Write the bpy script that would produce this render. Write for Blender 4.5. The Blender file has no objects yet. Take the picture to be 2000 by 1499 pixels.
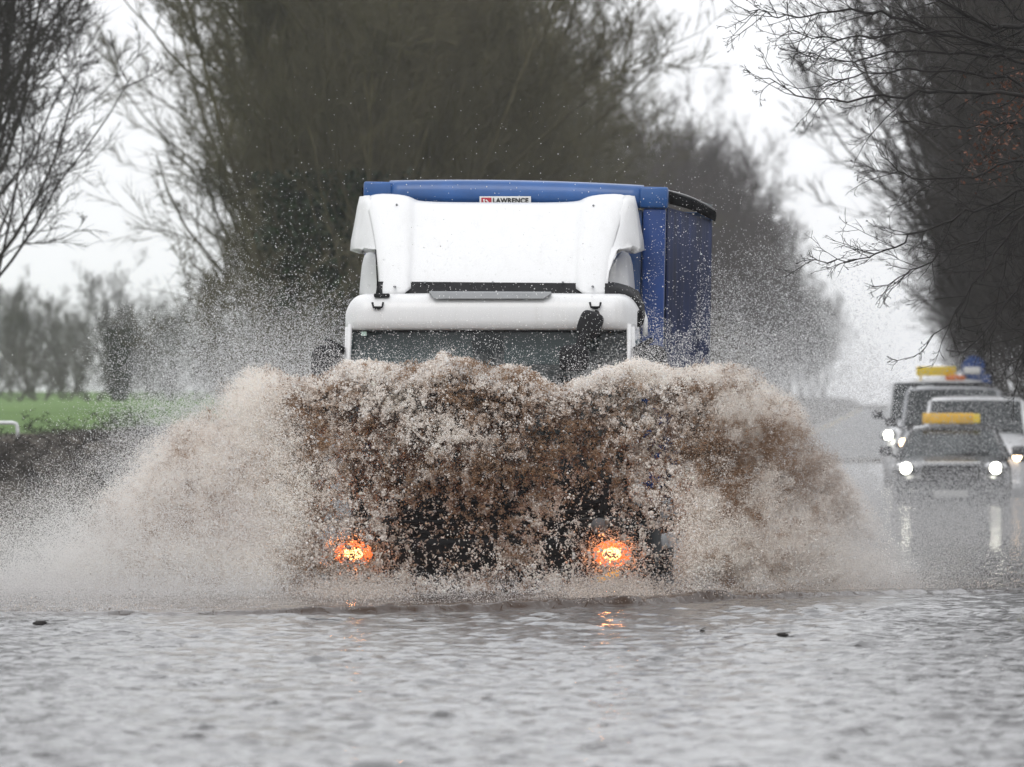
import bpy, bmesh, math, random
import numpy as np
from mathutils import Vector, Matrix

R = math.radians
sc = bpy.context.scene
COL = sc.collection
F = 22222.0            # focal length in photograph pixels (400 mm on 36 mm, 2000 px wide)
HC = 1.55              # lens height above the flood water
HY = 780.0             # horizon row of the photograph

# ------------------------------------------------------------------ camera
cam_d = bpy.data.cameras.new('camera')
cam = bpy.data.objects.new('camera', cam_d); COL.objects.link(cam)
cam_d.sensor_width = 36.0; cam_d.lens = 400.0
cam_d.clip_start = 1.0; cam_d.clip_end = 9000.0
cam.location = (0, 0, HC)
cam.rotation_euler = (R(90) + math.atan((HY - 749.5) / F), 0, 0)
cam_d.dof.use_dof = True
cam_d.dof.focus_distance = 90.5
cam_d.dof.aperture_fstop = 7.1
sc.camera = cam

# ------------------------------------------------------------------ world, sun, exposure
SUN_EL, SUN_AZ = R(48), R(200)
world = bpy.data.worlds.new('World'); sc.world = world
world.use_nodes = True
nt = world.node_tree; nt.nodes.clear()
wo = nt.nodes.new('ShaderNodeOutputWorld')
bg = nt.nodes.new('ShaderNodeBackground'); bg.inputs['Strength'].default_value = 0.1
sky = nt.nodes.new('ShaderNodeTexSky'); sky.sky_type = 'NISHITA'; sky.sun_disc = False
sky.sun_elevation = SUN_EL; sky.sun_rotation = SUN_AZ
sky.air_density = 1.0; sky.dust_density = 6.0
# full cloud deck: brightness grows from the horizon to the zenith (overcast law), same all round
tc = nt.nodes.new('ShaderNodeTexCoord'); sep = nt.nodes.new('ShaderNodeSeparateXYZ')
nt.links.new(tc.outputs['Generated'], sep.inputs[0])
mr = nt.nodes.new('ShaderNodeMapRange')
mr.inputs['From Min'].default_value = 0.0; mr.inputs['From Max'].default_value = 1.0
mr.inputs['To Min'].default_value = 11.3; mr.inputs['To Max'].default_value = 15.0
nt.links.new(sep.outputs['Z'], mr.inputs['Value'])
cn = nt.nodes.new('ShaderNodeTexNoise'); cn.inputs['Scale'].default_value = 3.0; cn.inputs['Detail'].default_value = 5
nt.links.new(tc.outputs['Generated'], cn.inputs['Vector'])
cm = nt.nodes.new('ShaderNodeMapRange'); cm.inputs['To Min'].default_value = 0.9; cm.inputs['To Max'].default_value = 1.1
nt.links.new(cn.outputs['Fac'], cm.inputs['Value'])
mu = nt.nodes.new('ShaderNodeMath'); mu.operation = 'MULTIPLY'
nt.links.new(mr.outputs[0], mu.inputs[0]); nt.links.new(cm.outputs[0], mu.inputs[1])
vm = nt.nodes.new('ShaderNodeVectorMath'); vm.operation = 'SCALE'; vm.inputs[0].default_value = (0.975, 0.985, 1.012)
nt.links.new(mu.outputs[0], vm.inputs['Scale'])
mx = nt.nodes.new('ShaderNodeMix'); mx.data_type = 'RGBA'; mx.inputs['Factor'].default_value = 0.96
nt.links.new(sky.outputs[0], mx.inputs['A']); nt.links.new(vm.outputs[0], mx.inputs['B'])
nt.links.new(mx.outputs['Result'], bg.inputs['Color']); nt.links.new(bg.outputs[0], wo.inputs[0])

sun_d = bpy.data.lights.new('sun', 'SUN'); sun = bpy.data.objects.new('sun', sun_d); COL.objects.link(sun)
sun_d.energy = 0.8; sun_d.angle = R(25); sun_d.color = (1.0, 0.97, 0.93)
sun.rotation_euler = (R(90) - SUN_EL, 0, R(180) - SUN_AZ + R(180)); sun.location = (0, 0, 60)
sun.rotation_euler = (R(42), 0, R(-20))     # from behind and left of the lens, down the road

sc.view_settings.view_transform = 'Standard'; sc.view_settings.look = 'None'
sc.view_settings.exposure = 0.0; sc.view_settings.gamma = 1.0
sc.view_settings.use_curve_mapping = False
sc.render.engine = 'CYCLES'
sc.cycles.max_bounces = 10; sc.cycles.diffuse_bounces = 5; sc.cycles.glossy_bounces = 4
sc.cycles.transmission_bounces = 6; sc.cycles.transparent_max_bounces = 16; sc.cycles.volume_bounces = 1
sc.cycles.sample_clamp_indirect = 4.0
sc.cycles.use_denoising = True

# ------------------------------------------------------------------ helpers
def tag(o, label=None, cat=None, group=None, kind=None):
    if label: o['label'] = label
    if cat: o['category'] = cat
    if group: o['group'] = group
    if kind: o['kind'] = kind
    return o

def empty(name, loc=(0, 0, 0), rz=0.0, **k):
    o = bpy.data.objects.new(name, None); COL.objects.link(o)
    o.location = loc; o.rotation_euler = (0, 0, rz); o.empty_display_size = 0.2
    return tag(o, **k)

def link_mesh(name, me, mat=None, parent=None):
    o = bpy.data.objects.new(name, me); COL.objects.link(o)
    if mat is not None and not me.materials: me.materials.append(mat)
    if parent is not None: o.parent = parent
    return o

def np_mesh(name, V, faces, smooth=False, attrs=None):
    """V (n,3); faces (m,k) int array, k = 3 or 4"""
    me = bpy.data.meshes.new(name)
    V = np.ascontiguousarray(V, dtype=np.float32); faces = np.ascontiguousarray(faces, dtype=np.int32)
    n, (m, k) = len(V), faces.shape
    me.vertices.add(n); me.vertices.foreach_set('co', V.ravel())
    me.loops.add(m * k); me.loops.foreach_set('vertex_index', faces.ravel())
    me.polygons.add(m); me.polygons.foreach_set('loop_start', np.arange(0, m * k, k, dtype=np.int32))
    if smooth: me.polygons.foreach_set('use_smooth', np.ones(m, dtype=bool))
    me.update(calc_edges=True)
    for an, (tp, arr) in (attrs or {}).items():
        a = me.attributes.new(an, tp, 'POINT')
        a.data.foreach_set('color' if tp == 'FLOAT_COLOR' else 'value', np.ascontiguousarray(arr, dtype=np.float32).ravel())
    return me

def superblob(c, d, p=0.55, rot=None):
    bm = bmesh.new(); bmesh.ops.create_uvsphere(bm, u_segments=24, v_segments=14, radius=1)
    for v in bm.verts:
        q = Vector([math.copysign(abs(k) ** p, k) for k in v.co]); v.co = Vector((q.x * d[0] / 2, q.y * d[1] / 2, q.z * d[2] / 2))
        if rot is not None: v.co = rot @ v.co
        v.co += Vector(c)
    return MB().bm(bm, True)

class MB:
    def __init__(s): s.v = []; s.f = []; s.sm = []
    def add(s, vs, fs, smooth=False):
        b = len(s.v); s.v.extend([tuple(v) for v in vs]); s.f.extend([tuple(b + i for i in f) for f in fs])
        s.sm.extend([smooth] * len(fs)); return s
    def bm(s, bm, smooth=False):
        bm.verts.ensure_lookup_table(); bm.verts.index_update()
        s.add([v.co.copy() for v in bm.verts], [[v.index for v in f.verts] for f in bm.faces], smooth); bm.free(); return s
    def box(s, c, d, bevel=0.0, rot=None, seg=2):
        bm = bmesh.new(); bmesh.ops.create_cube(bm, size=1.0)
        for v in bm.verts: v.co = Vector((v.co.x * d[0], v.co.y * d[1], v.co.z * d[2]))
        if bevel > 0: bmesh.ops.bevel(bm, geom=bm.edges[:], offset=min(bevel, min(d) * 0.49), segments=seg, affect='EDGES', profile=0.5)
        M = Matrix.Translation(Vector(c))
        if rot is not None: M = M @ rot.to_4x4()
        bmesh.ops.transform(bm, matrix=M, verts=bm.verts); return s.bm(bm, bevel > 0)
    def cyl(s, a, b, r, r2=None, n=20, caps=True):
        a = Vector(a); b = Vector(b); d = (b - a); L = d.length; d.normalize(); r2 = r if r2 is None else r2
        u = d.cross(Vector((0, 0, 1)) if abs(d.z) < 0.9 else Vector((1, 0, 0))).normalized(); w = d.cross(u)
        vs = []
        for k in range(n):
            t = 2 * math.pi * k / n; vs.append(a + (u * math.cos(t) + w * math.sin(t)) * r)
        for k in range(n):
            t = 2 * math.pi * k / n; vs.append(b + (u * math.cos(t) + w * math.sin(t)) * r2)
        fs = [(k, (k + 1) % n, n + (k + 1) % n, n + k) for k in range(n)]
        if caps: fs += [tuple(range(n))[::-1], tuple(range(n, 2 * n))]
        return s.add(vs, fs, True)
    def tube(s, pts, r, n=8):
        pts = [Vector(p) for p in pts]; rs = r if isinstance(r, (list, tuple)) else [r] * len(pts)
        vs = []
        for i, p in enumerate(pts):
            d = (pts[min(i + 1, len(pts) - 1)] - pts[max(i - 1, 0)]).normalized()
            u = d.cross(Vector((0.13, 0.2, 1)).normalized()).normalized(); w = d.cross(u)
            for k in range(n):
                t = 2 * math.pi * k / n; vs.append(p + (u * math.cos(t) + w * math.sin(t)) * rs[i])
        fs = [(i * n + k, i * n + (k + 1) % n, (i + 1) * n + (k + 1) % n, (i + 1) * n + k) for i in range(len(pts) - 1) for k in range(n)]
        fs += [tuple(range(n))[::-1], tuple(range((len(pts) - 1) * n, len(pts) * n))]
        return s.add(vs, fs, True)
    def lathe_x(s, c, prof, n=28):
        """profile of (x offset, radius) spun round an axis along x"""
        vs = []
        for (dx, r) in prof:
            for k in range(n):
                t = 2 * math.pi * k / n; vs.append((c[0] + dx, c[1] + r * math.cos(t), c[2] + r * math.sin(t)))
        m = len(prof)
        fs = [(i * n + k, i * n + (k + 1) % n, (i + 1) * n + (k + 1) % n, (i + 1) * n + k) for i in range(m - 1) for k in range(n)]
        fs += [tuple(range(n))[::-1], tuple(range((m - 1) * n, m * n))]
        return s.add(vs, fs, True)
    def grid(s, rows, smooth=True, closed=False):
        m, n = len(rows), len(rows[0]); vs = [p for r in rows for p in r]
        fs = [(i * n + j, i * n + (j + 1) % n, (i + 1) * n + (j + 1) % n, (i + 1) * n + j) for i in range(m - 1) for j in range(n if closed else n - 1)]
        return s.add(vs, fs, smooth)
    def build(s, name, mat, parent=None, solid=0.0, sub=0, bevel=0.0):
        me = bpy.data.meshes.new(name); me.from_pydata(s.v, [], s.f)
        me.polygons.foreach_set('use_smooth', s.sm); me.update()
        o = link_mesh(name, me, mat, parent)
        if sub:
            m = o.modifiers.new('sub', 'SUBSURF'); m.levels = sub; m.render_levels = sub
        if solid:
            m = o.modifiers.new('solid', 'SOLIDIFY'); m.thickness = solid; m.offset = 0
        if bevel:
            m = o.modifiers.new('bev', 'BEVEL'); m.width = bevel; m.segments = 2
        return o

def copy_tree(o, parent=None):
    c = o.copy(); COL.objects.link(c)
    if parent is not None:
        c.parent = parent; c.matrix_parent_inverse = o.matrix_parent_inverse.copy()
    for ch in [x for x in bpy.data.objects if x.parent == o]: copy_tree(ch, c)
    return c

# --- procedural materials
def mat_new(name):
    m = bpy.data.materials.new(name); m.use_nodes = True
    return m, m.node_tree, m.node_tree.nodes['Principled BSDF']

def pm(name, col, rough=0.5, metal=0.0, var=0.12, scale=6.0, bump=0.0, col2=None, coat=0.0, bscale=None, spec=0.4):
    m, t, b = mat_new(name)
    tcn = t.nodes.new('ShaderNodeTexCoord')
    n = t.nodes.new('ShaderNodeTexNoise'); n.inputs['Scale'].default_value = scale; n.inputs['Detail'].default_value = 6
    n.inputs['Roughness'].default_value = 0.65
    t.links.new(tcn.outputs['Object'], n.inputs['Vector'])
    rp = t.nodes.new('ShaderNodeValToRGB')
    c2 = col2 if col2 else tuple(c * (1 - var * 1.6) for c in col)
    c1 = col if col2 else tuple(min(1, c * (1 + var * 0.6)) for c in col)
    rp.color_ramp.elements[0].position = 0.32; rp.color_ramp.elements[1].position = 0.68
    rp.color_ramp.elements[0].color = (*c2, 1); rp.color_ramp.elements[1].color = (*c1, 1)
    t.links.new(n.outputs['Fac'], rp.inputs[0]); t.links.new(rp.outputs[0], b.inputs['Base Color'])
    b.inputs['Roughness'].default_value = rough; b.inputs['Metallic'].default_value = metal
    b.inputs['Specular IOR Level'].default_value = spec
    if coat: b.inputs['Coat Weight'].default_value = coat; b.inputs['Coat Roughness'].default_value = 0.08
    if bump:
        n2 = t.nodes.new('ShaderNodeTexNoise'); n2.inputs['Scale'].default_value = bscale or scale * 4; n2.inputs['Detail'].default_value = 5
        t.links.new(tcn.outputs['Object'], n2.inputs['Vector'])
        bp = t.nodes.new('ShaderNodeBump'); bp.inputs['Strength'].default_value = bump; bp.inputs['Distance'].default_value = 0.02
        t.links.new(n2.outputs['Fac'], bp.inputs['Height']); t.links.new(bp.outputs[0], b.inputs['Normal'])
    return m

def emat(name, col, strength):
    m, t, b = mat_new(name)
    n = t.nodes.new('ShaderNodeTexNoise'); n.inputs['Scale'].default_value = 30
    rp = t.nodes.new('ShaderNodeMapRange'); rp.inputs['To Min'].default_value = strength * 0.7; rp.inputs['To Max'].default_value = strength * 1.3
    t.links.new(n.outputs['Fac'], rp.inputs[0]); t.links.new(rp.outputs[0], b.inputs['Emission Strength'])
    b.inputs['Emission Color'].default_value = (*col, 1); b.inputs['Base Color'].default_value = (*col, 1)
    b.inputs['Roughness'].default_value = 0.15
    return m

def glass(name, tint, mixt=0.45, rough=0.04):
    m, t, b = mat_new(name)
    b.inputs['Base Color'].default_value = (*tint, 1); b.inputs['Roughness'].default_value = rough
    b.inputs['Specular IOR Level'].default_value = 0.7
    n = t.nodes.new('ShaderNodeTexNoise'); n.inputs['Scale'].default_value = 22; n.inputs['Detail'].default_value = 6
    mr_ = t.nodes.new('ShaderNodeMapRange'); mr_.inputs['To Min'].default_value = rough; mr_.inputs['To Max'].default_value = rough + 0.12
    t.links.new(n.outputs['Fac'], mr_.inputs[0]); t.links.new(mr_.outputs[0], b.inputs['Roughness'])
    tr = t.nodes.new('ShaderNodeBsdfTransparent'); tr.inputs[0].default_value = (0.75, 0.85, 0.86, 1)
    ms = t.nodes.new('ShaderNodeMixShader'); ms.inputs[0].default_value = 1 - mixt
    t.links.new(tr.outputs[0], ms.inputs[1]); t.links.new(b.outputs[0], ms.inputs[2])
    t.links.new(ms.outputs[0], t.nodes['Material Output'].inputs[0])
    return m

M = {}
M['white'] = pm('lorry_white_paint', (0.665, 0.67, 0.675), 0.38, var=0.03, scale=2.0, coat=0.25)
_t = M['white'].node_tree
_mp = _t.nodes.new('ShaderNodeMapping'); _mp.inputs['Scale'].default_value = (7, 3, 0.7)
_n = [q for q in _t.nodes if q.type == 'TEX_NOISE'][0]; _c = [q for q in _t.nodes if q.type == 'TEX_COORD'][0]
_t.links.new(_c.outputs['Object'], _mp.inputs[0]); _t.links.new(_mp.outputs[0], _n.inputs['Vector'])
_r = [q for q in _t.nodes if q.type == 'VALTORGB'][0]; _r.color_ramp.elements[0].color = (0.63, 0.632, 0.63, 1); _r.color_ramp.elements[0].position = 0.24; _r.color_ramp.elements[1].position = 0.5
M['blue'] = pm('blue_body_paint', (0.016, 0.090, 0.29), 0.38, var=0.16, scale=2.5, coat=0.2)
M['bluepost'] = pm('blue_post_paint', (0.006, 0.048, 0.22), 0.42, var=0.16, scale=2.5)
M['curtain'] = pm('blue_curtain_sheet', (0.006, 0.018, 0.078), 0.75, spec=0.15, var=0.35, scale=1.3, bump=0.35, bscale=1.6)
M['black'] = pm('black_plastic', (0.012, 0.012, 0.014), 0.6, var=0.3, scale=14, bump=0.15, spec=0.2)
M['track'] = pm('dull_black_rubber', (0.010, 0.010, 0.011), 1.0, var=0.3, spec=0.0)
M['rubber'] = pm('tyre_rubber', (0.02, 0.02, 0.02), 0.85, var=0.2, scale=30, bump=0.3)
M['steel'] = pm('grey_steel', (0.35, 0.35, 0.36), 0.4, 0.8, var=0.2, scale=12)
M['grey'] = pm('grey_plastic', (0.25, 0.26, 0.27), 0.5, var=0.1)
M['visor'] = pm('sun_visor_grey', (0.16, 0.2, 0.2), 0.8, var=0.1)
M['dark_trim'] = pm('cab_interior_dark', (0.02, 0.024, 0.026), 0.85, var=0.3, scale=8)
M['glass'] = glass('windscreen_glass', (0.012, 0.02, 0.022), 0.62)
M['car_glass'] = glass('car_glass', (0.02, 0.025, 0.027), 0.35)
M['chrome'] = pm('chrome', (0.6, 0.6, 0.6), 0.15, 1.0, var=0.1)
M['fog'] = emat('fog_lamp_glow', (1.0, 0.17, 0.035), 1.25)
M['bulb'] = emat('fog_lamp_bulb', (1.0, 0.48, 0.17), 5.0)
M['head'] = emat('headlight_glow', (1.0, 0.98, 0.84), 34.0)
M['warm'] = emat('warm_lamp_glow', (1.0, 0.70, 0.42), 14.0)
M['amber_on'] = emat('amber_reflection', (1.0, 0.50, 0.04), 0.6)
M['amber'] = pm('amber_plastic', (0.75, 0.24, 0.02), 0.25)
M['yellow'] = pm('yellow_sign_plastic', (0.85, 0.62, 0.04), 0.4, var=0.08)
M['orange'] = pm('orange_sign_plastic', (0.85, 0.50, 0.05), 0.4, var=0.15)
M['beacon'] = pm('orange_beacon', (0.75, 0.20, 0.04), 0.25, var=0.2)
M['plate'] = pm('number_plate_white', (0.7, 0.7, 0.68), 0.4, var=0.05)
M['red'] = pm('emblem_red', (0.45, 0.03, 0.05), 0.5, var=0.1)
M['ink'] = pm('lettering_black', (0.01, 0.01, 0.01), 0.5)
M['car_grey'] = pm('dark_grey_car_paint', (0.06, 0.062, 0.066), 0.3, 0.4, var=0.1, coat=0.6)
M['car_white'] = pm('white_van_paint', (0.72, 0.73, 0.75), 0.3, var=0.04, coat=0.5)
M['car_silver'] = pm('silver_car_paint', (0.34, 0.35, 0.37), 0.35, 0.5, var=0.06, coat=0.5)
M['sign_blue'] = pm('blue_sign_face', (0.02, 0.06, 0.22), 0.6, var=0.2)
M['rail'] = pm('white_rail_paint', (0.68, 0.69, 0.7), 0.5, var=0.15, scale=8)

# --- lattice value noise
class Noise3:
    def __init__(s, seed, n=32):
        s.n = n; s.g = np.random.default_rng(seed).random((n, n, n)).astype(np.float32)
    def __call__(s, x, y, z):
        n = s.n; xf = np.floor(x); yf = np.floor(y); zf = np.floor(z)
        xi = xf.astype(np.int64) % n; yi = yf.astype(np.int64) % n; zi = zf.astype(np.int64) % n
        fx = x - xf; fy = y - yf; fz = z - zf
        fx = fx * fx * (3 - 2 * fx); fy = fy * fy * (3 - 2 * fy); fz = fz * fz * (3 - 2 * fz)
        x1 = (xi + 1) % n; y1 = (yi + 1) % n; z1 = (zi + 1) % n; g = s.g
        a = g[xi, yi, zi] * (1 - fx) + g[x1, yi, zi] * fx; b = g[xi, y1, zi] * (1 - fx) + g[x1, y1, zi] * fx
        c = g[xi, yi, z1] * (1 - fx) + g[x1, yi, z1] * fx; d = g[xi, y1, z1] * (1 - fx) + g[x1, y1, z1] * fx
        a = a * (1 - fy) + b * fy; c = c * (1 - fy) + d * fy
        return a * (1 - fz) + c * fz
NZ = [Noise3(k + 11) for k in range(6)]
def fbm(x, y, z, o=3, s=0):
    t = 0; a = 0.5; f = 1.0; w = 0
    for k in range(o):
        t = t + a * NZ[(k + s) % 6](x * f + 3.7 * k, y * f + 1.3 * k, z * f + 7.1 * k); w += a; a *= 0.5; f *= 2.03
    return t / w
def sstep(a, b, x):
    t = np.clip((x - a) / (b - a), 0, 1); return t * t * (3 - 2 * t)

# ================================================================== SETTING
def road_c(y):          # centre line of the road, bending away to the right
    y = np.asarray(y, dtype=float)
    return np.interp(y, [-50, 60, 94, 130, 171, 205, 300, 600, 1000, 3000], [-0.5, -0.3, 0.3, 2.4, 5.2, 7.2, 10.6, 20.5, 33.5, 98])

def ground_z(o, y):
    """height of the land at offset o from the road centre"""
    left = np.interp(-o, [0, 5.0, 6.2, 7.2, 8.4, 10.5, 40, 1000], [-0.36, -0.36, -0.32, 0.45, 1.02, 1.12, 1.15, 1.15])
    right = np.interp(o, [0, 5.0, 6.2, 7.4, 9.0, 40, 1000], [-0.36, -0.36, -0.30, 0.35, 0.75, 0.8, 0.8])
    z = np.where(o < 0, left, right)
    rise = np.clip((y - 150) / 300.0, 0, 1) * 0.72
    far = np.clip((y - 215) / 80.0, 0, 1)         # past the dip the road climbs out of the flood
    z = z + np.where(o < -8.0, rise, 0) + far * np.where(np.abs(o) < 8, 0.5, 0.0)
    return z

def build_ground():
    offs = np.array([-1100, -500, -200, -90, -50, -30, -20, -15, -12, -10.5, -9.5, -9, -8.6, -8.2, -7.8, -7.4, -7, -6.6, -6.2, -5.5, -5, -3.2, 0,
                     3.2, 5, 5.6, 6.2, 6.7, 7.2, 7.8, 8.4, 9, 10, 12, 15, 20, 30, 50, 90, 200, 500, 1100], float)
    ys = np.concatenate([np.arange(-60, 60, 20), np.arange(60, 260, 2.0), np.arange(260, 700, 20), [700, 900, 1200, 1600, 2200, 3000]])
    O, Y = np.meshgrid(offs, ys)
    X = O + road_c(Y)
    Z = ground_z(O, Y)
    amp = np.where(np.abs(O) > 6, 0.10, 0.0)
    Z = Z + (fbm(X * 0.7 + 50, Y * 0.5 + 50, Z * 0 + 3, 3) - 0.5) * 2 * amp
    n = len(offs); m = len(ys)
    idx = np.arange(m * n).reshape(m, n)
    fc = np.stack([idx[:-1, :-1], idx[:-1, 1:], idx[1:, 1:], idx[1:, :-1]], -1).reshape(-1, 4)
    me = np_mesh('ground', np.stack([X, Y, Z], -1).reshape(-1, 3), fc, True,
                 {'off': ('FLOAT', O.ravel())})
    m_, t, b = mat_new('field_and_verge')
    at = t.nodes.new('ShaderNodeAttribute'); at.attribute_name = 'off'
    tcn = t.nodes.new('ShaderNodeTexCoord')
    n1 = t.nodes.new('ShaderNodeTexNoise'); n1.inputs['Scale'].default_value = 0.25; n1.inputs['Detail'].default_value = 8
    n2 = t.nodes.new('ShaderNodeTexNoise'); n2.inputs['Scale'].default_value = 2.5; n2.inputs['Detail'].default_value = 8
    for q in (n1, n2): t.links.new(tcn.outputs['Object'], q.inputs['Vector'])
    g = t.nodes.new('ShaderNodeValToRGB'); g.color_ramp.elements[0].position = 0.3; g.color_ramp.elements[1].position = 0.7
    g.color_ramp.elements[0].color = (0.066, 0.130, 0.026, 1); g.color_ramp.elements[1].color = (0.108, 0.195, 0.040, 1)
    t.links.new(n1.outputs['Fac'], g.inputs[0])
    d = t.nodes.new('ShaderNodeValToRGB'); d.color_ramp.elements[0].color = (0.018, 0.014, 0.009, 1); d.color_ramp.elements[1].color = (0.055, 0.040, 0.022, 1)
    d.color_ramp.elements[0].position = 0.35; d.color_ramp.elements[1].position = 0.75
    t.links.new(n2.outputs['Fac'], d.inputs[0])
    ad = t.nodes.new('ShaderNodeMath'); ad.operation = 'ADD'
    n3 = t.nodes.new('ShaderNodeMath'); n3.operation = 'MULTIPLY'; n3.inputs[1].default_value = 1.6
    t.links.new(n2.outputs['Fac'], n3.inputs[0]); t.links.new(at.outputs['Fac'], ad.inputs[0]); t.links.new(n3.outputs[0], ad.inputs[1])
    mp = t.nodes.new('ShaderNodeMapRange'); mp.inputs['From Min'].default_value = -9.6; mp.inputs['From Max'].default_value = -9.0
    t.links.new(ad.outputs[0], mp.inputs[0])
    mxn = t.nodes.new('ShaderNodeMix'); mxn.data_type = 'RGBA'
    t.links.new(mp.outputs[0], mxn.inputs['Factor']); t.links.new(g.outputs[0], mxn.inputs['A']); t.links.new(d.outputs[0], mxn.inputs['B'])
    t.links.new(mxn.outputs['Result'], b.inputs['Base Color']); b.inputs['Roughness'].default_value = 0.95
    bp = t.nodes.new('ShaderNodeBump'); bp.inputs['Strength'].default_value = 0.6; bp.inputs['Distance'].default_value = 0.05
    t.links.new(n2.outputs['Fac'], bp.inputs['Height']); t.links.new(bp.outputs[0], b.inputs['Normal'])
    tag(link_mesh('ground', me, m_), 'green field and dark earth banks on both sides of the flooded road', kind='structure')
    # road sheet with edge lines, under the flood
    ys = np.concatenate([np.arange(-60, 260, 8.0), np.arange(260, 1600, 40)])
    def strip(name, o0, o1, dz, mat, lab):
        X0 = road_c(ys) + o0; X1 = road_c(ys) + o1
        z = np.array([float(ground_z(np.array(0.0), yy)) for yy in ys]) + dz
        V = np.stack([np.stack([X0, ys, z], -1), np.stack([X1, ys, z], -1)], 1).reshape(-1, 3)
        k = np.arange(len(ys) - 1) * 2
        tag(link_mesh(name, np_mesh(name, V, np.stack([k, k + 1, k + 3, k + 2], -1)), mat), lab, kind='structure')
    asp = pm('asphalt', (0.05, 0.05, 0.052), 0.35, var=0.3, scale=30, bump=0.4)
    yl = pm('road_paint_yellow', (0.6, 0.42, 0.06), 0.6)
    wl = pm('road_paint_white', (0.75, 0.75, 0.73), 0.6)
    strip('road', -4.6, 4.6, 0.012, asp, 'wet asphalt road running away under the flood water')
    strip('road_marking', -3.9, -3.75, 0.017, yl, 'yellow edge line on the road beyond the flood')
    strip('road_marking', 3.75, 3.9, 0.017, yl, 'yellow edge line on the tree side of the road')
    strip('road_marking', -0.06, 0.06, 0.017, wl, 'white centre line on the road')
build_ground()

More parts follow.
